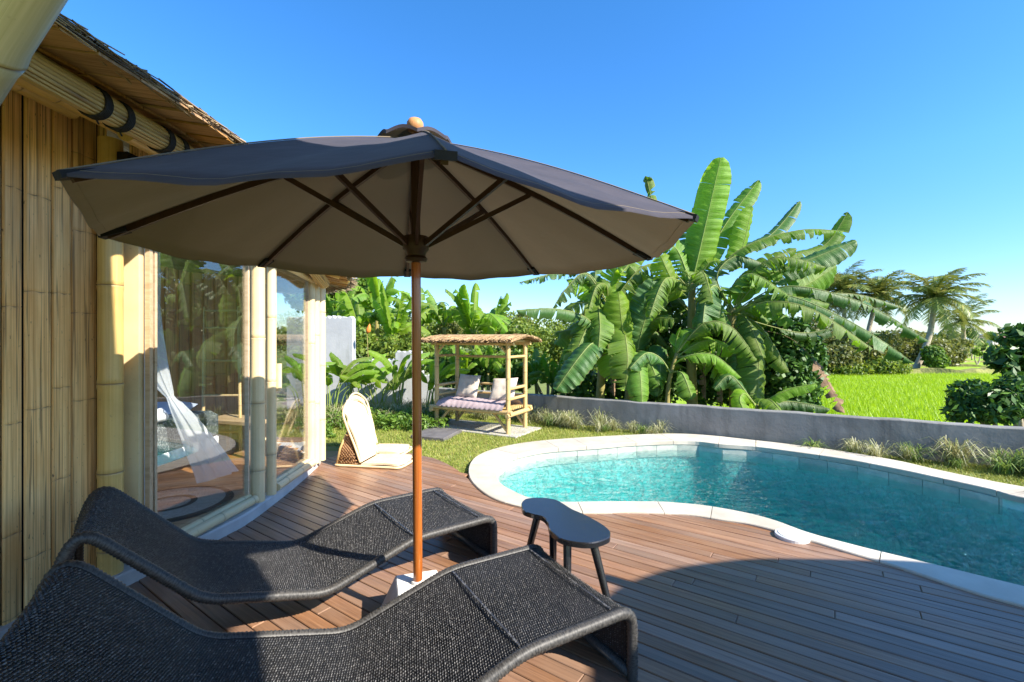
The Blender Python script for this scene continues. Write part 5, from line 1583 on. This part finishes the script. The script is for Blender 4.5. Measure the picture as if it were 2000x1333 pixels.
leaf(pF, pts((1478, 798, 6.6), (1455, 770, 6.4), (1445, 782, 6.3), (1458, 812, 6.2)), 0.28, 'banana_young', (-0.2, -0.9, 0.6), 0.2, 0.3, 0.1)
leaf(pF, pts((1480, 796, 6.6), (1530, 785, 6.7), (1580, 790, 6.6), (1622, 800, 6.5)), 0.3, 'banana_dark', (0, -0.7, 0.8), 0.2, 0.3, 0.4)
leaf(pF, pts((1478, 796, 6.6), (1440, 745, 6.6), (1420, 735, 6.6), (1395, 760, 6.6)), 0.3, 'banana_dark', (0, -0.7, 0.8), 0.2, 0.3, 0.4)
# dry skirts hanging on the trunks
for P_, Wd in ((pts((1185, 660, 7.85), (1195, 690, 7.7), (1200, 775, 7.6)), 0.2), (pts((1352, 640, 7.95), (1372, 660, 7.8), (1378, 780, 7.7)), 0.22), (pts((1428, 660, 7.75), (1412, 680, 7.6), (1410, 790, 7.5)), 0.22)):
    leaf({0.2: pA, 0.22: pC}[Wd], P_, Wd, 'rust_leaf', CAMF, 0.1, 0.6, 0.9)
# filler leaves deeper in the clump
for t, (px, py, Y), nlf in ((pA, (1180, 640, 8.2), 9), (pB, (1236, 670, 8.5), 11), (pC, (1352, 590, 8.5), 13), (pD, (1430, 630, 8.3), 11), (pC, (1352, 700, 8.3), 8), (pB, (1236, 620, 8.6), 6)):
    for k in range(nlf):
        b = at(px + rnd.uniform(-8, 8), py + rnd.uniform(-10, 30), Y * KB)
        az = rnd.uniform(0, 2 * math.pi); L = rnd.uniform(0.9, 1.5)
        h = Vector((math.cos(az), abs(math.sin(az)) * 0.6, 0))
        el = rnd.uniform(0.0, 0.9)
        leaf(t, [b, b + h * L * 0.45 + Vector((0, 0, L * (0.1 + 0.35 * el))), b + h * L * 0.9 + Vector((0, 0, L * (el * 0.5 - 0.35)))], rnd.uniform(0.34, 0.5), rnd.choice(('banana_leaf', 'banana_young', 'banana_leaf', 'banana_dark')), (h.x * .2, -0.6, 0.8), 0.15, 0.3, 0.5, seg=18)

# broad leaves filling the front of the clump
for px, py, Y, t, dxx, dzz, m_ in ((1120, 640, 7.9, pA, -.5, .3, 'banana_leaf'), (1150, 690, 7.6, pA, -.6, -.5, 'banana_leaf'), (1195, 560, 7.9, pA, .3, .7, 'banana_young'), (1140, 580, 8.0, pA, -.5, .5, 'banana_young'),
                              (1280, 640, 7.7, pB, .6, .3, 'banana_leaf'), (1260, 590, 7.9, pB, .2, .9, 'banana_young'), (1300, 600, 7.8, pC, -.6, -.1, 'banana_leaf'), (1390, 620, 7.6, pC, .6, -.4, 'banana_leaf'),
                              (1380, 540, 8.0, pC, .7, .5, 'banana_young'), (1320, 520, 8.2, pC, -.4, .8, 'banana_leaf'), (1480, 560, 7.7, pD, .8, .5, 'banana_young'), (1500, 620, 7.5, pD, .9, -.2, 'banana_leaf'),
                              (1520, 530, 8.0, pD, .6, .8, 'banana_leaf'), (1460, 660, 7.3, pD, .5, -.7, 'banana_leaf'), (1560, 600, 7.9, pD, 1.0, .1, 'banana_leaf'), (1400, 690, 7.4, pE, .6, .1, 'banana_young'),
                              (1350, 690, 7.5, pE, .3, .5, 'banana_young'), (1410, 720, 7.2, pE, .5, -.4, 'banana_leaf'), (1270, 720, 7.4, pB, .3, -.6, 'banana_leaf'), (1190, 700, 7.4, pA, .1, -.7, 'banana_young'),
                              (1500, 700, 7.6, pD, .7, -.5, 'banana_leaf'), (1370, 470, 8.2, pC, .3, 1.0, 'banana_young')):
    root = {pA: (1184, 610, 7.9), pB: (1236, 690, 8.0), pC: (1352, 565, 8.0), pD: (1430, 612, 7.8), pE: (1318, 700, 7.25)}[t]
    b = at(root[0], root[1], root[2] * KB); tp_ = at(px + dxx * 60, py - dzz * 55, Y * KB * 0.97)
    md = b.lerp(tp_, 0.5) + Vector((0, 0, 0.22 + 0.1 * rnd.random()))
    leaf(t, [b, md, tp_], rnd.uniform(0.40, 0.56), m_, (dxx * .2 + rnd.uniform(-.2, .2), -0.8, 0.6), 0.16, 0.25, rnd.uniform(.2, .5), seg=28)
# generic banana plants further off
LK = 1.0
def banana_bg(label, px, Y, pytop, nlf, size, group, mats=('banana_leaf', 'banana_young'), up=1.0, z0=-0.3, name='banana_plant'):
    Y *= KB
    size *= KB
    b = at(px, 700, Y); b.z = z0
    top_ = at(px + rnd.uniform(-6, 6), pytop, Y)
    t = thing(name, label, 'banana plant', b, group)
    trunk_tube(t, [b, (b + top_) / 2 + Vector((rnd.uniform(-.06, .06), 0, 0)), top_], 0.09 * size, 0.045 * size, seg=8)
    nlf = nlf + 3
    for k in range(nlf):
        az = 2 * math.pi * (k + rnd.random() * .7) / nlf
        el = rnd.uniform(0.15, 1.1) * up
        L = size * rnd.uniform(1.1, 1.6)
        h = Vector((math.cos(az), math.sin(az), 0))
        p1 = top_ + h * L * 0.35 * (1.1 - 0.6 * el) + Vector((0, 0, L * (0.25 + 0.30 * el)))
        p2 = top_ + h * L * (0.9 - 0.55 * el) + Vector((0, 0, L * (-0.25 + 1.15 * el)))
        leaf(t, [top_, p1, p2], size * rnd.uniform(0.30, 0.42), rnd.choice(mats), (-h.x * .6, -h.y * .6 - 0.5, 0.7), 0.14, 0.25, rnd.uniform(.1, .6), seg=16, rib=0.009)
    return t
GBB = 'banana plants beyond the white wall'
for px, Y, py, nlf, s, lab in ((700, 11.5, 650, 8, 1.0, 'banana plant directly behind the end of the tall white wall'), (738, 12.5, 615, 9, 1.05, 'tall banana plant left of the umbrella pole beyond the wall'),
                               (775, 11.0, 665, 8, 0.95, 'banana plant just left of the umbrella pole beyond the wall'), (870, 12.5, 640, 8, 1.0, 'banana plant just right of the umbrella pole'),
                               (925, 11.5, 655, 10, 1.05, 'bright banana plant rising behind the daybed roof'), (965, 12.5, 660, 8, 0.95, 'banana plant at the right end of the daybed roof'),
                               (660, 13.0, 640, 7, 1.0, 'banana plant seen above the tall white wall'), (820, 13.5, 640, 8, 0.95, 'banana plant hidden behind the umbrella pole')):
    banana_bg(lab, px, Y, py, nlf, s, GBB, ('banana_young', 'banana_leaf', 'banana_young'))
for px, Y, py, lab in ((905, 9.7, 735, 'low banana plant behind the left daybed cushion'), (950, 9.8, 730, 'low banana plant behind the daybed back'), (1050, 9.6, 740, 'low banana plant right of the daybed behind the grey wall'), (1085, 9.2, 760, 'lowest banana plant over the left end of the grey wall')):
    banana_bg(lab, px, Y, py, 7, 0.62, 'low banana plants behind the daybed', ('banana_leaf', 'banana_young', 'banana_leaf'))
# broad leaved clumps along the white wall
GH = 'broad leaved clumps along the white wall'
def clump(label, px, pyb, nst, hgt, m=('banana_young', 'banana_young', 'banana_young', 'banana_leaf'), sc=1.0):
    b = gp(px, pyb, -0.04)
    t = thing('broadleaf_clump', label, 'plant', b, GH)
    for k in range(nst):
        az = rnd.uniform(0, 2 * math.pi); h = Vector((math.cos(az), math.sin(az) * 0.6, 0))
        b0 = b + Vector((rnd.uniform(-.14, .14), rnd.uniform(-.1, .1), 0))
        H1 = hgt * rnd.uniform(0.65, 1.1)
        L = sc * rnd.uniform(0.6, 0.95)
        k1 = b0 + h * 0.10 + Vector((0, 0, H1 * 0.62)); k2 = k1 + h * 0.10 + Vector((0, 0, H1 * 0.2))
        el = rnd.uniform(0.35, 1)
        k3 = k2 + h * L * (0.8 - .45 * el) * 0.6 + Vector((0, 0, L * 0.3 * el + .06)); k4 = k2 + h * L * (0.95 - .4 * el) + Vector((0, 0, L * (0.75 * el - 0.15)))
        leaf(t, [b0, k1, k2, k3, k4], sc * rnd.uniform(0.14, 0.21), rnd.choice(m), (-h.x * .5, -0.7, 0.7), 0.56, 0.25, 0.05, seg=22, rib=0.010)
for px, py, nst, hh, lab in ((600, 826, 10, 1.0, 'broad leaved clump seen through the open villa door'), (648, 815, 10, 0.95, 'broad leaved clump beside the last villa post'), (690, 812, 10, 0.9, 'broad leaved clump above the floor chair headrest'), (735, 812, 11, 0.8, 'broad leaved clump halfway along the white wall'), (778, 812, 10, 1.0, 'broad leaved clump left of the umbrella pole'), (845, 815, 8, 0.9, 'broad leaved clump between pole and daybed')):
    clump(lab, px, py, nst, hh)

# foliage masses made of thousands of leaf blades
def leaves_np(blobs, n, size, asp=0.5, out=0.6, shell=0.55, up=0.3):
    blobs = np.asarray(blobs, float)
    vol = blobs[:, 3] * blobs[:, 4] * blobs[:, 5]
    idx = nr.choice(len(blobs), n, p=vol / vol.sum())
    d = nr.normal(size=(n, 3)); d /= np.linalg.norm(d, axis=1)[:, None]
    r_ = shell + (1 - shell) * nr.random(n) ** 0.6 + nr.normal(0, 0.06, n)
    r_ = np.where(nr.random(n) < 0.25, nr.random(n), r_)
    c = blobs[idx, :3] + d * blobs[idx, 3:6] * r_[:, None]
    nrm = d * out + nr.normal(0, 0.55, (n, 3)) + np.array([0, 0, up]); nrm /= np.linalg.norm(nrm, axis=1)[:, None]
    t = nr.normal(size=(n, 3)) + np.array([0, 0, -0.35]); t -= nrm * (t * nrm).sum(1)[:, None]; t /= np.linalg.norm(t, axis=1)[:, None]
    s = np.cross(nrm, t)
    L = size * nr.uniform(0.6, 1.35, n)[:, None]
    V = np.stack([c - t * L / 2, c + s * L * asp / 2 - nrm * L * 0.10, c + t * L / 2 - nrm * L * 0.12, c - s * L * asp / 2 - nrm * L * 0.10], 1)
    return V.reshape(-1, 3), (np.arange(n) * 4)[:, None] + np.arange(4)[None]
def bush(name, label, cat, blobs, n, size, m, group=None, asp=0.5, stems=3, trunkm='trunk_grey', z0=-0.36, part='crown'):
    b = np.asarray(blobs, float)
    c = Vector(((b[:, 0] * b[:, 3]).sum() / b[:, 3].sum(), (b[:, 1] * b[:, 3]).sum() / b[:, 3].sum(), z0))
    t = thing(name, label, cat, c, group)
    mb = MB()
    for k in range(min(stems, len(blobs))):
        e = Vector(blobs[k][:3])
        mb.tube(spline([c + Vector((rnd.uniform(-.08, .08), rnd.uniform(-.08, .08), 0)), c.lerp(e, .5) + Vector((rnd.uniform(-.1, .1), 0, 0)), e], 3), [0.05, 0.045, 0.04, 0.035, 0.03, 0.02, 0.012], 6)
    mb.build('trunk', M[trunkm], t, smooth=True)
    V, Fc = leaves_np(blobs, n, size, asp)
    np_mesh(part, V, Fc, M[m], t)
    return t
def blob(px, py, Y, rx, rz, ry=None):
    Y = Y * KB if Y < 16 else Y
    c = at(px, py, Y)
    return (c.x, c.y, c.z, rx * Y / F, (ry if ry else min(rx, rz)) * Y / F, rz * Y / F)
bush('shade_tree', 'dense dark green tree behind the tall white wall', 'tree', [blob(665, 565, 14, 34, 26), blob(715, 562, 14.5, 34, 22), blob(640, 590, 14, 30, 30), blob(690, 600, 14.5, 40, 26), blob(600, 570, 14, 40, 40)], 9000, 0.17, 'leaf_green')
bush('hedge_bush', 'lime green bush between the pole and the far bananas', 'bush', [blob(700, 680, 10.6, 40, 40), blob(760, 690, 10.6, 40, 36), blob(820, 690, 10.8, 40, 40)], 6000, 0.12, 'leaf_lime')
bush('hedge_bush', 'dark bush low behind the daybed back rail', 'bush', [blob(880, 715, 10.2, 45, 40), blob(950, 715, 10.2, 45, 40), blob(1010, 725, 10.2, 40, 40)], 6500, 0.12, 'leaf_green')
bush('hedge_bush', 'yellow green bush right of the daybed roof', 'bush', [blob(1015, 655, 11.5, 34, 36), blob(1060, 680, 11.5, 40, 40), blob(1110, 680, 11.2, 40, 42), blob(1040, 710, 11.0, 50, 36), blob(1140, 710, 11, 40, 40)], 9000, 0.105, 'leaf_lime')
bush('hedge_bush', 'broad yellow green thicket far behind the daybed and pole', 'bush', [blob(700 + 60 * i, 650 - 8 * (i % 2), 15.0, 44, 34) for i in range(8)], 9000, 0.14, 'leaf_lime')
bush('hedge_bush', 'olive bush topped with thin twigs over the daybed', 'bush', [blob(985, 640, 13, 24, 24), blob(1020, 632, 13, 22, 22), blob(880, 650, 13.5, 30, 26)], 3500, 0.10, 'leaf_olive')
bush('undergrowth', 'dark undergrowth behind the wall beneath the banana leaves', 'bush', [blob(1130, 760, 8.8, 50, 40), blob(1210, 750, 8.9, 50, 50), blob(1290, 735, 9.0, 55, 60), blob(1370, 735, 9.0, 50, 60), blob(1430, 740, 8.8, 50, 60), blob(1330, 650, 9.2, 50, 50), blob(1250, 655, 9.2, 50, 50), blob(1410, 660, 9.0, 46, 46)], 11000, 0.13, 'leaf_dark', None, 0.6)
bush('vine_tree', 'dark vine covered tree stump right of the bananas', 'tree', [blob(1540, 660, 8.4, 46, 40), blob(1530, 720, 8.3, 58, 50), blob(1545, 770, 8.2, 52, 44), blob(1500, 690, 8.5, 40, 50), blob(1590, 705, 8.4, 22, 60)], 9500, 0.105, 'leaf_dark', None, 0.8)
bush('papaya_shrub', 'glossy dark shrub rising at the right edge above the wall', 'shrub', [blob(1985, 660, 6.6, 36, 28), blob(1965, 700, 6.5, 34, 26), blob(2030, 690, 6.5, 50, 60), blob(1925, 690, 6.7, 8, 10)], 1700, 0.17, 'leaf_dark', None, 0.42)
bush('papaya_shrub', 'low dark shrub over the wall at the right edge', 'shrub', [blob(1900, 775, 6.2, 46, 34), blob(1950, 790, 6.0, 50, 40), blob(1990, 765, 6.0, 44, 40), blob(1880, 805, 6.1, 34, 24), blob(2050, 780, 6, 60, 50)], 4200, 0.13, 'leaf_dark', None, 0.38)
for k, (px, py, Y) in enumerate(((1890, 660, 7.2), (1918, 655, 7.4), (1940, 640, 7.6))):
    pass
# thicket round the palms
GT = 'bushes round the coconut palms'
for lab, bl, m, nl, sz in (('olive bush left of the leaning palm trunk', [blob(1640, 700, 21, 40, 28), blob(1690, 690, 21.5, 40, 30), blob(1610, 705, 21, 30, 26)], 'leaf_olive', 5200, 0.2),
                           ('pale grassy bush at the edge of the paddy', [blob(1720, 715, 21, 40, 20), blob(1665, 722, 20.6, 40, 14), blob(1750, 722, 21, 30, 14)], 'leaf_lime', 3600, 0.17),
                           ('green bush behind the leaning palm trunk', [blob(1822, 690, 27, 36, 30), blob(1840, 702, 27, 34, 24), blob(1765, 690, 27.5, 30, 22)], 'leaf_olive', 5600, 0.2),
                           ('dark bush right of the leaning palm trunk', [blob(1830, 706, 24, 22, 16), blob(1822, 694, 24, 18, 20)], 'leaf_green', 2400, 0.2),
                           ('tall hazy thicket behind the first palms', [blob(1600, 650, 27, 50, 40), blob(1660, 672, 27, 46, 26), blob(1720, 672, 27, 46, 26), blob(1770, 670, 28, 30, 30)], 'leaf_olive', 5200, 0.22),
                           ('dry reed thicket where the terraces begin', [blob(1860, 690, 27, 26, 20), blob(1875, 672, 30, 26, 12)], 'leaf_olive', 1800, 0.2)):
    bush('thicket_bush', lab, 'bush', bl, nl, sz, m, GT)
for px, py, Y, s in ((1893, 655, 34, 1.0), (1915, 672, 36, 0.8), (1935, 660, 40, 0.9), (1905, 690, 28, 0.5)):
    bush('terrace_tree', {1893: 'small dark tree on the terraces nearest the palms', 1915: 'second little tree among the terraces', 1935: 'thin tree near the far farmhouse', 1905: 'tiny shrub on the lowest terrace'}[px], 'tree', [blob(px, py - 4, Y, 12 * s, 9 * s), blob(px + 8, py + 2, Y, 8 * s, 6 * s)], 260, 0.28, 'leaf_green', 'small trees on the rice terraces')
# far belt of trees closing the horizon
V, Fc = leaves_np([blob(x, 664 - 6 * math.sin(x * .05) ** 2, 60 + 8 * math.sin(x), 16, 24 if x < 1250 else 12) for x in range(300, 1880, 14)], 26000, 0.55, 0.6)
np_mesh('far_woods', V, Fc, M['leaf_olive'], None, 'stuff')

# coconut palms
def palm(label, base, top_, nf, L, lean=0.3, name='coconut_palm'):
    t = thing(name, label, 'palm tree', base, 'coconut palms beyond the paddy')
    C = spline([base, base.lerp(top_, .5) + Vector((lean, 0, -0.1)), top_], 6)
    MB().tube(C, [0.17 - 0.07 * i / (len(C) - 1) for i in range(len(C))], 8).build('trunk', M['trunk_grey'], t, smooth=True)
    for k in range(nf):
        az = 2.399 * k; h = Vector((math.cos(az), math.sin(az), 0))
        el = 1.45 - 2.0 * k / nf + rnd.uniform(-.12, .12)
        l = L * rnd.uniform(0.85, 1.1)
        R_ = [top_ + Vector((0.18 * 0, 0, 0))]
        cur, ang = Vector(top_), el
        for s in range(10):
            cur = cur + (h * math.cos(ang) + Vector((0.03, 0, math.sin(ang)))) * (l / 10)
            ang -= 0.075 + 0.014 * s
            R_.append(cur)
        mb = MB(); mb.tube(R_, [0.03 - 0.0025 * i for i in range(11)], 4, False)
        for i in range(1, 40):
            f = i / 40 * 10; a = min(int(f), 9)
            p = R_[a].lerp(R_[a + 1], f - a); tg = (R_[a + 1] - R_[a]).normalized()
            s_ = tg.cross(Vector((0, 0, 1))); s_ = s_.normalized() if s_.length > .01 else Vector((1, 0, 0))
            ll = l * 0.26 * math.sin(math.pi * (0.12 + 0.8 * i / 40)) + 0.1
            for sd in (1, -1):
                dr = (s_ * sd * 0.8 + tg * 0.55 + Vector((0.08, 0, -0.3 + rnd.uniform(-.25, .25)))).normalized()
                wv = tg * 0.026
                q = [mb.vert(p - wv), mb.vert(p + wv), mb.vert(p + dr * ll * .6 + wv * .7), mb.vert(p + dr * ll + Vector((0, 0, -0.08 * ll))), mb.vert(p + dr * ll * .6 - wv * .7)]
                mb.f.append(q)
        mb.build('frond', M['palm_leaf'], t)
    return t
b = at(1786, 722, 24.8); b.z = -0.36
palm('nearest coconut palm with a leaning pale trunk', b, at(1826, 582, 25), 30, 2.25, 0.25)
b = at(1690, 722, 28); b.z = -0.36
palm('middle coconut palm showing over the drooping banana leaf', b, at(1714, 578, 28.5), 30, 2.1, -0.2)
b = at(1640, 722, 29); b.z = -0.36
palm('leftmost coconut palm beside the banana clump', b, at(1646, 570, 29), 30, 2.3, 0.2)
b = at(1880, 700, 31); b.z = -0.36
palm('rightmost coconut palm partly hidden by the nearest one', b, at(1880, 628, 31), 16, 2.3, 0.1)
b = at(1600, 720, 31); b.z = -0.36
palm('coconut palm almost hidden behind the banana leaves', b, at(1606, 590, 31), 20, 2.4, 0.1)

# striped grass tufts in front of the grey wall
def tuft_mesh(nb, h, spread):
    V, Fc = [], []
    for k in range(nb):
        az = rnd.uniform(0, 2 * math.pi); ln = h * rnd.uniform(0.6, 1.25)
        d = Vector((math.cos(az), math.sin(az), 0)); s = Vector((-d.y, d.x, 0)) * rnd.uniform(0.003, 0.0055)
        b = Vector((rnd.gauss(0, .03), rnd.gauss(0, .03), 0))
        sp_ = spread * rnd.uniform(0.3, 1.2)
        dr = rnd.uniform(0.2, 1.0)
        P = [b, b + d * sp_ * .25 + Vector((0, 0, ln * .55)), b + d * sp_ * .65 + Vector((0, 0, ln * (.95 - .2 * dr))), b + d * sp_ * 1.1 + Vector((0, 0, ln * (1.0 - .75 * dr)))]
        o = len(V)
        for p, w in zip(P, (1, 1, .8, .15)):
            V += [tuple(p - s * w), tuple(p + s * w)]
        Fc += [(o + 2 * q, o + 2 * q + 1, o + 2 * q + 3, o + 2 * q + 2) for q in range(3)]
    return V, Fc
protos = []
for k in range(5):
    V, Fc = tuft_mesh((70, 55, 80, 60, 45)[k], (0.27, 0.33, 0.24, 0.2, 0.16)[k], (0.27, 0.3, 0.25, 0.22, 0.2)[k])
    o = np_mesh('grass_tuft', V, Fc, M['tuft_blade' if k < 3 else 'tuft_green'])
    if k < 3: tag(o, 'pale striped grass tuft planted along the foot of the grey wall', 'ornamental grass', 'pale striped grass tufts along the grey wall')
    else: tag(o, 'low green grass tuft among the pale ones by the grey wall', 'ornamental grass', 'low green grass tufts along the grey wall')
    o['sway'] = 'no'
    protos.append(o)
used = 0
s = 1.2
while s < 11.8:
    for row in range(2):
        if rnd.random() < (0.3 if row else 0.05) + 0.3 * math.sin(s * 2.3) ** 4: continue
        p = WC + WD * (s + rnd.uniform(-.1, .1)) + Vector((-0.493, -0.87, 0)) * (0.12 + 0.17 * row + rnd.uniform(0, .08))
        q = nearest(outer, Vector((p.x, p.y, ZC)))
        if (q - Vector((p.x, p.y, ZC))).length < 0.03 or inside([(v.x, v.y) for v in outer[::3]], p.x, p.y): continue
        if used < 5: o = protos[used]
        else:
            o = protos[rnd.choice((0, 0, 1, 1, 2, 2, 3, 4))].copy(); col.objects.link(o)
        o.location = (p.x, p.y, -0.05); o.rotation_euler = (0, 0, rnd.uniform(0, 6.3)); sc_ = rnd.uniform(0.6, 1.1) * (1.2 if s > 7.5 else 1.0); o.scale = (sc_, sc_, sc_ * rnd.uniform(.85, 1.15))
        used += 1
    s += rnd.uniform(0.16, 0.27)
for o in protos: del o['sway']
print('tufts', used)
# fern and spider plant border along the white wall
V1, F1, cnt = [], [], 0
for k in range(230):
    x = rnd.uniform(560, 1010); y = 812 + rnd.uniform(-8, 16) + (8 if x < 660 else 0)
    if x > 865: y = 806 + rnd.uniform(-4, 4)
    b = gp(x, y, -0.04)
    V, Fc = tuft_mesh(26, rnd.uniform(0.15, 0.32), 0.24)
    V1.append(np.array(V) + np.array(b)); F1.append(np.array(Fc) + cnt); cnt += len(V)
o = np_mesh('border_plants', np.concatenate(V1), np.concatenate(F1), M['tuft_blade'], None, 'stuff')
V, Fc = leaves_np([(lambda b: (b.x, b.y, 0.06, 0.22, 0.16, 0.16))(gp(rnd.uniform(570, 860), 822 + rnd.uniform(-8, 16), 0)) for _ in range(46)], 7500, 0.08, 0.35)
np_mesh('ground_cover', V, Fc, M['leaf_green'], None, 'stuff')
bush('fern', 'bright green fern bush behind the floor chair headrest', 'fern', [blob(722, 820, 7.0, 14, 18), blob(715, 835, 6.9, 16, 12)], 900, 0.07, 'leaf_lime', None, 0.3, 1, z0=-0.04)
bush('fern', 'low fern at the foot of the last villa post', 'fern', [blob(634, 842, 6.4, 14, 14), blob(645, 852, 6.3, 12, 8)], 600, 0.08, 'leaf_green', None, 0.3, 1, z0=-0.04)

# lawn: short blades
def blades(xy, h, w, lean, z, seedk=0):
    n = len(xy)
    az = nr.uniform(0, 2 * math.pi, n); hh = h * nr.uniform(0.5, 1.3, n)
    d = np.stack([np.cos(az), np.sin(az), np.zeros(n)], 1); s = np.stack([-d[:, 1], d[:, 0], np.zeros(n)], 1) * (w * nr.uniform(.6, 1.3, n))[:, None]
    b = np.concatenate([xy, np.full((n, 1), z)], 1)
    tip = b + d * (hh * lean * nr.uniform(.3, 1.3, n))[:, None] + np.array([0, 0, 1]) * hh[:, None]
    V = np.stack([b - s, b + s, tip], 1).reshape(-1, 3)
    return V, np.arange(n * 3).reshape(-1, 3)
def scatter(n, x0, x1, y0, y1, ok):
    out = []
    while len(out) < n:
        X = nr.uniform((x0, y0), (x1, y1), (n, 2))
        out += [tuple(p) for p in X if ok(p[0], p[1])]
    return np.array(out[:n])
out_poly = [(p.x, p.y) for p in outer[::2]]
def lawn_ok(x, y):
    return abs(x) < 1.2 * y and inside(compound, x, y) and not inside(deck_poly, x, y) and not inside(out_poly, x, y) and not inside(house_poly, x, y)
xy = scatter(70000, -4.2, 7.5, 3.0, 10.2, lawn_ok)
V, Fc = blades(xy, 0.036, 0.0036, 1.2, -0.046)
np_mesh('lawn_grass', V, Fc, M['grass_blade'], None, 'stuff')
# rice: rows of young plants
def rice_ok(x, y):
    return 0.45 * y < x < 1.2 * y and inside(fp, x, y)
xy = scatter(120000, 4, 26, 9.5, 21.5, rice_ok)
xy[:, 1] = np.round(xy[:, 1] / 0.2) * 0.2 + nr.normal(0, 0.045, len(xy))
V, Fc = blades(xy, 0.17, 0.009, 0.5, -0.34)
np_mesh('rice_plants', V, Fc, M['rice_blade'], None, 'stuff')
# one orange flower spike in the clump by the wall
fl = thing('heliconia_flower', 'single orange flower head above the low white wall', 'flower', at(720, 660, 9.3))
MB().tube([at(717, 652, 9.3), at(719, 646, 9.3), at(721, 640, 9.3), at(722, 633, 9.3)], [0.02, 0.055, 0.04, 0.006], 8).build('bloom', M['flower_red'], fl, smooth=True)
MB().tube([at(722, 770, 9.3), at(717, 651, 9.3)], 0.008, 6).build('stalk', M['trunk_banana'], fl)
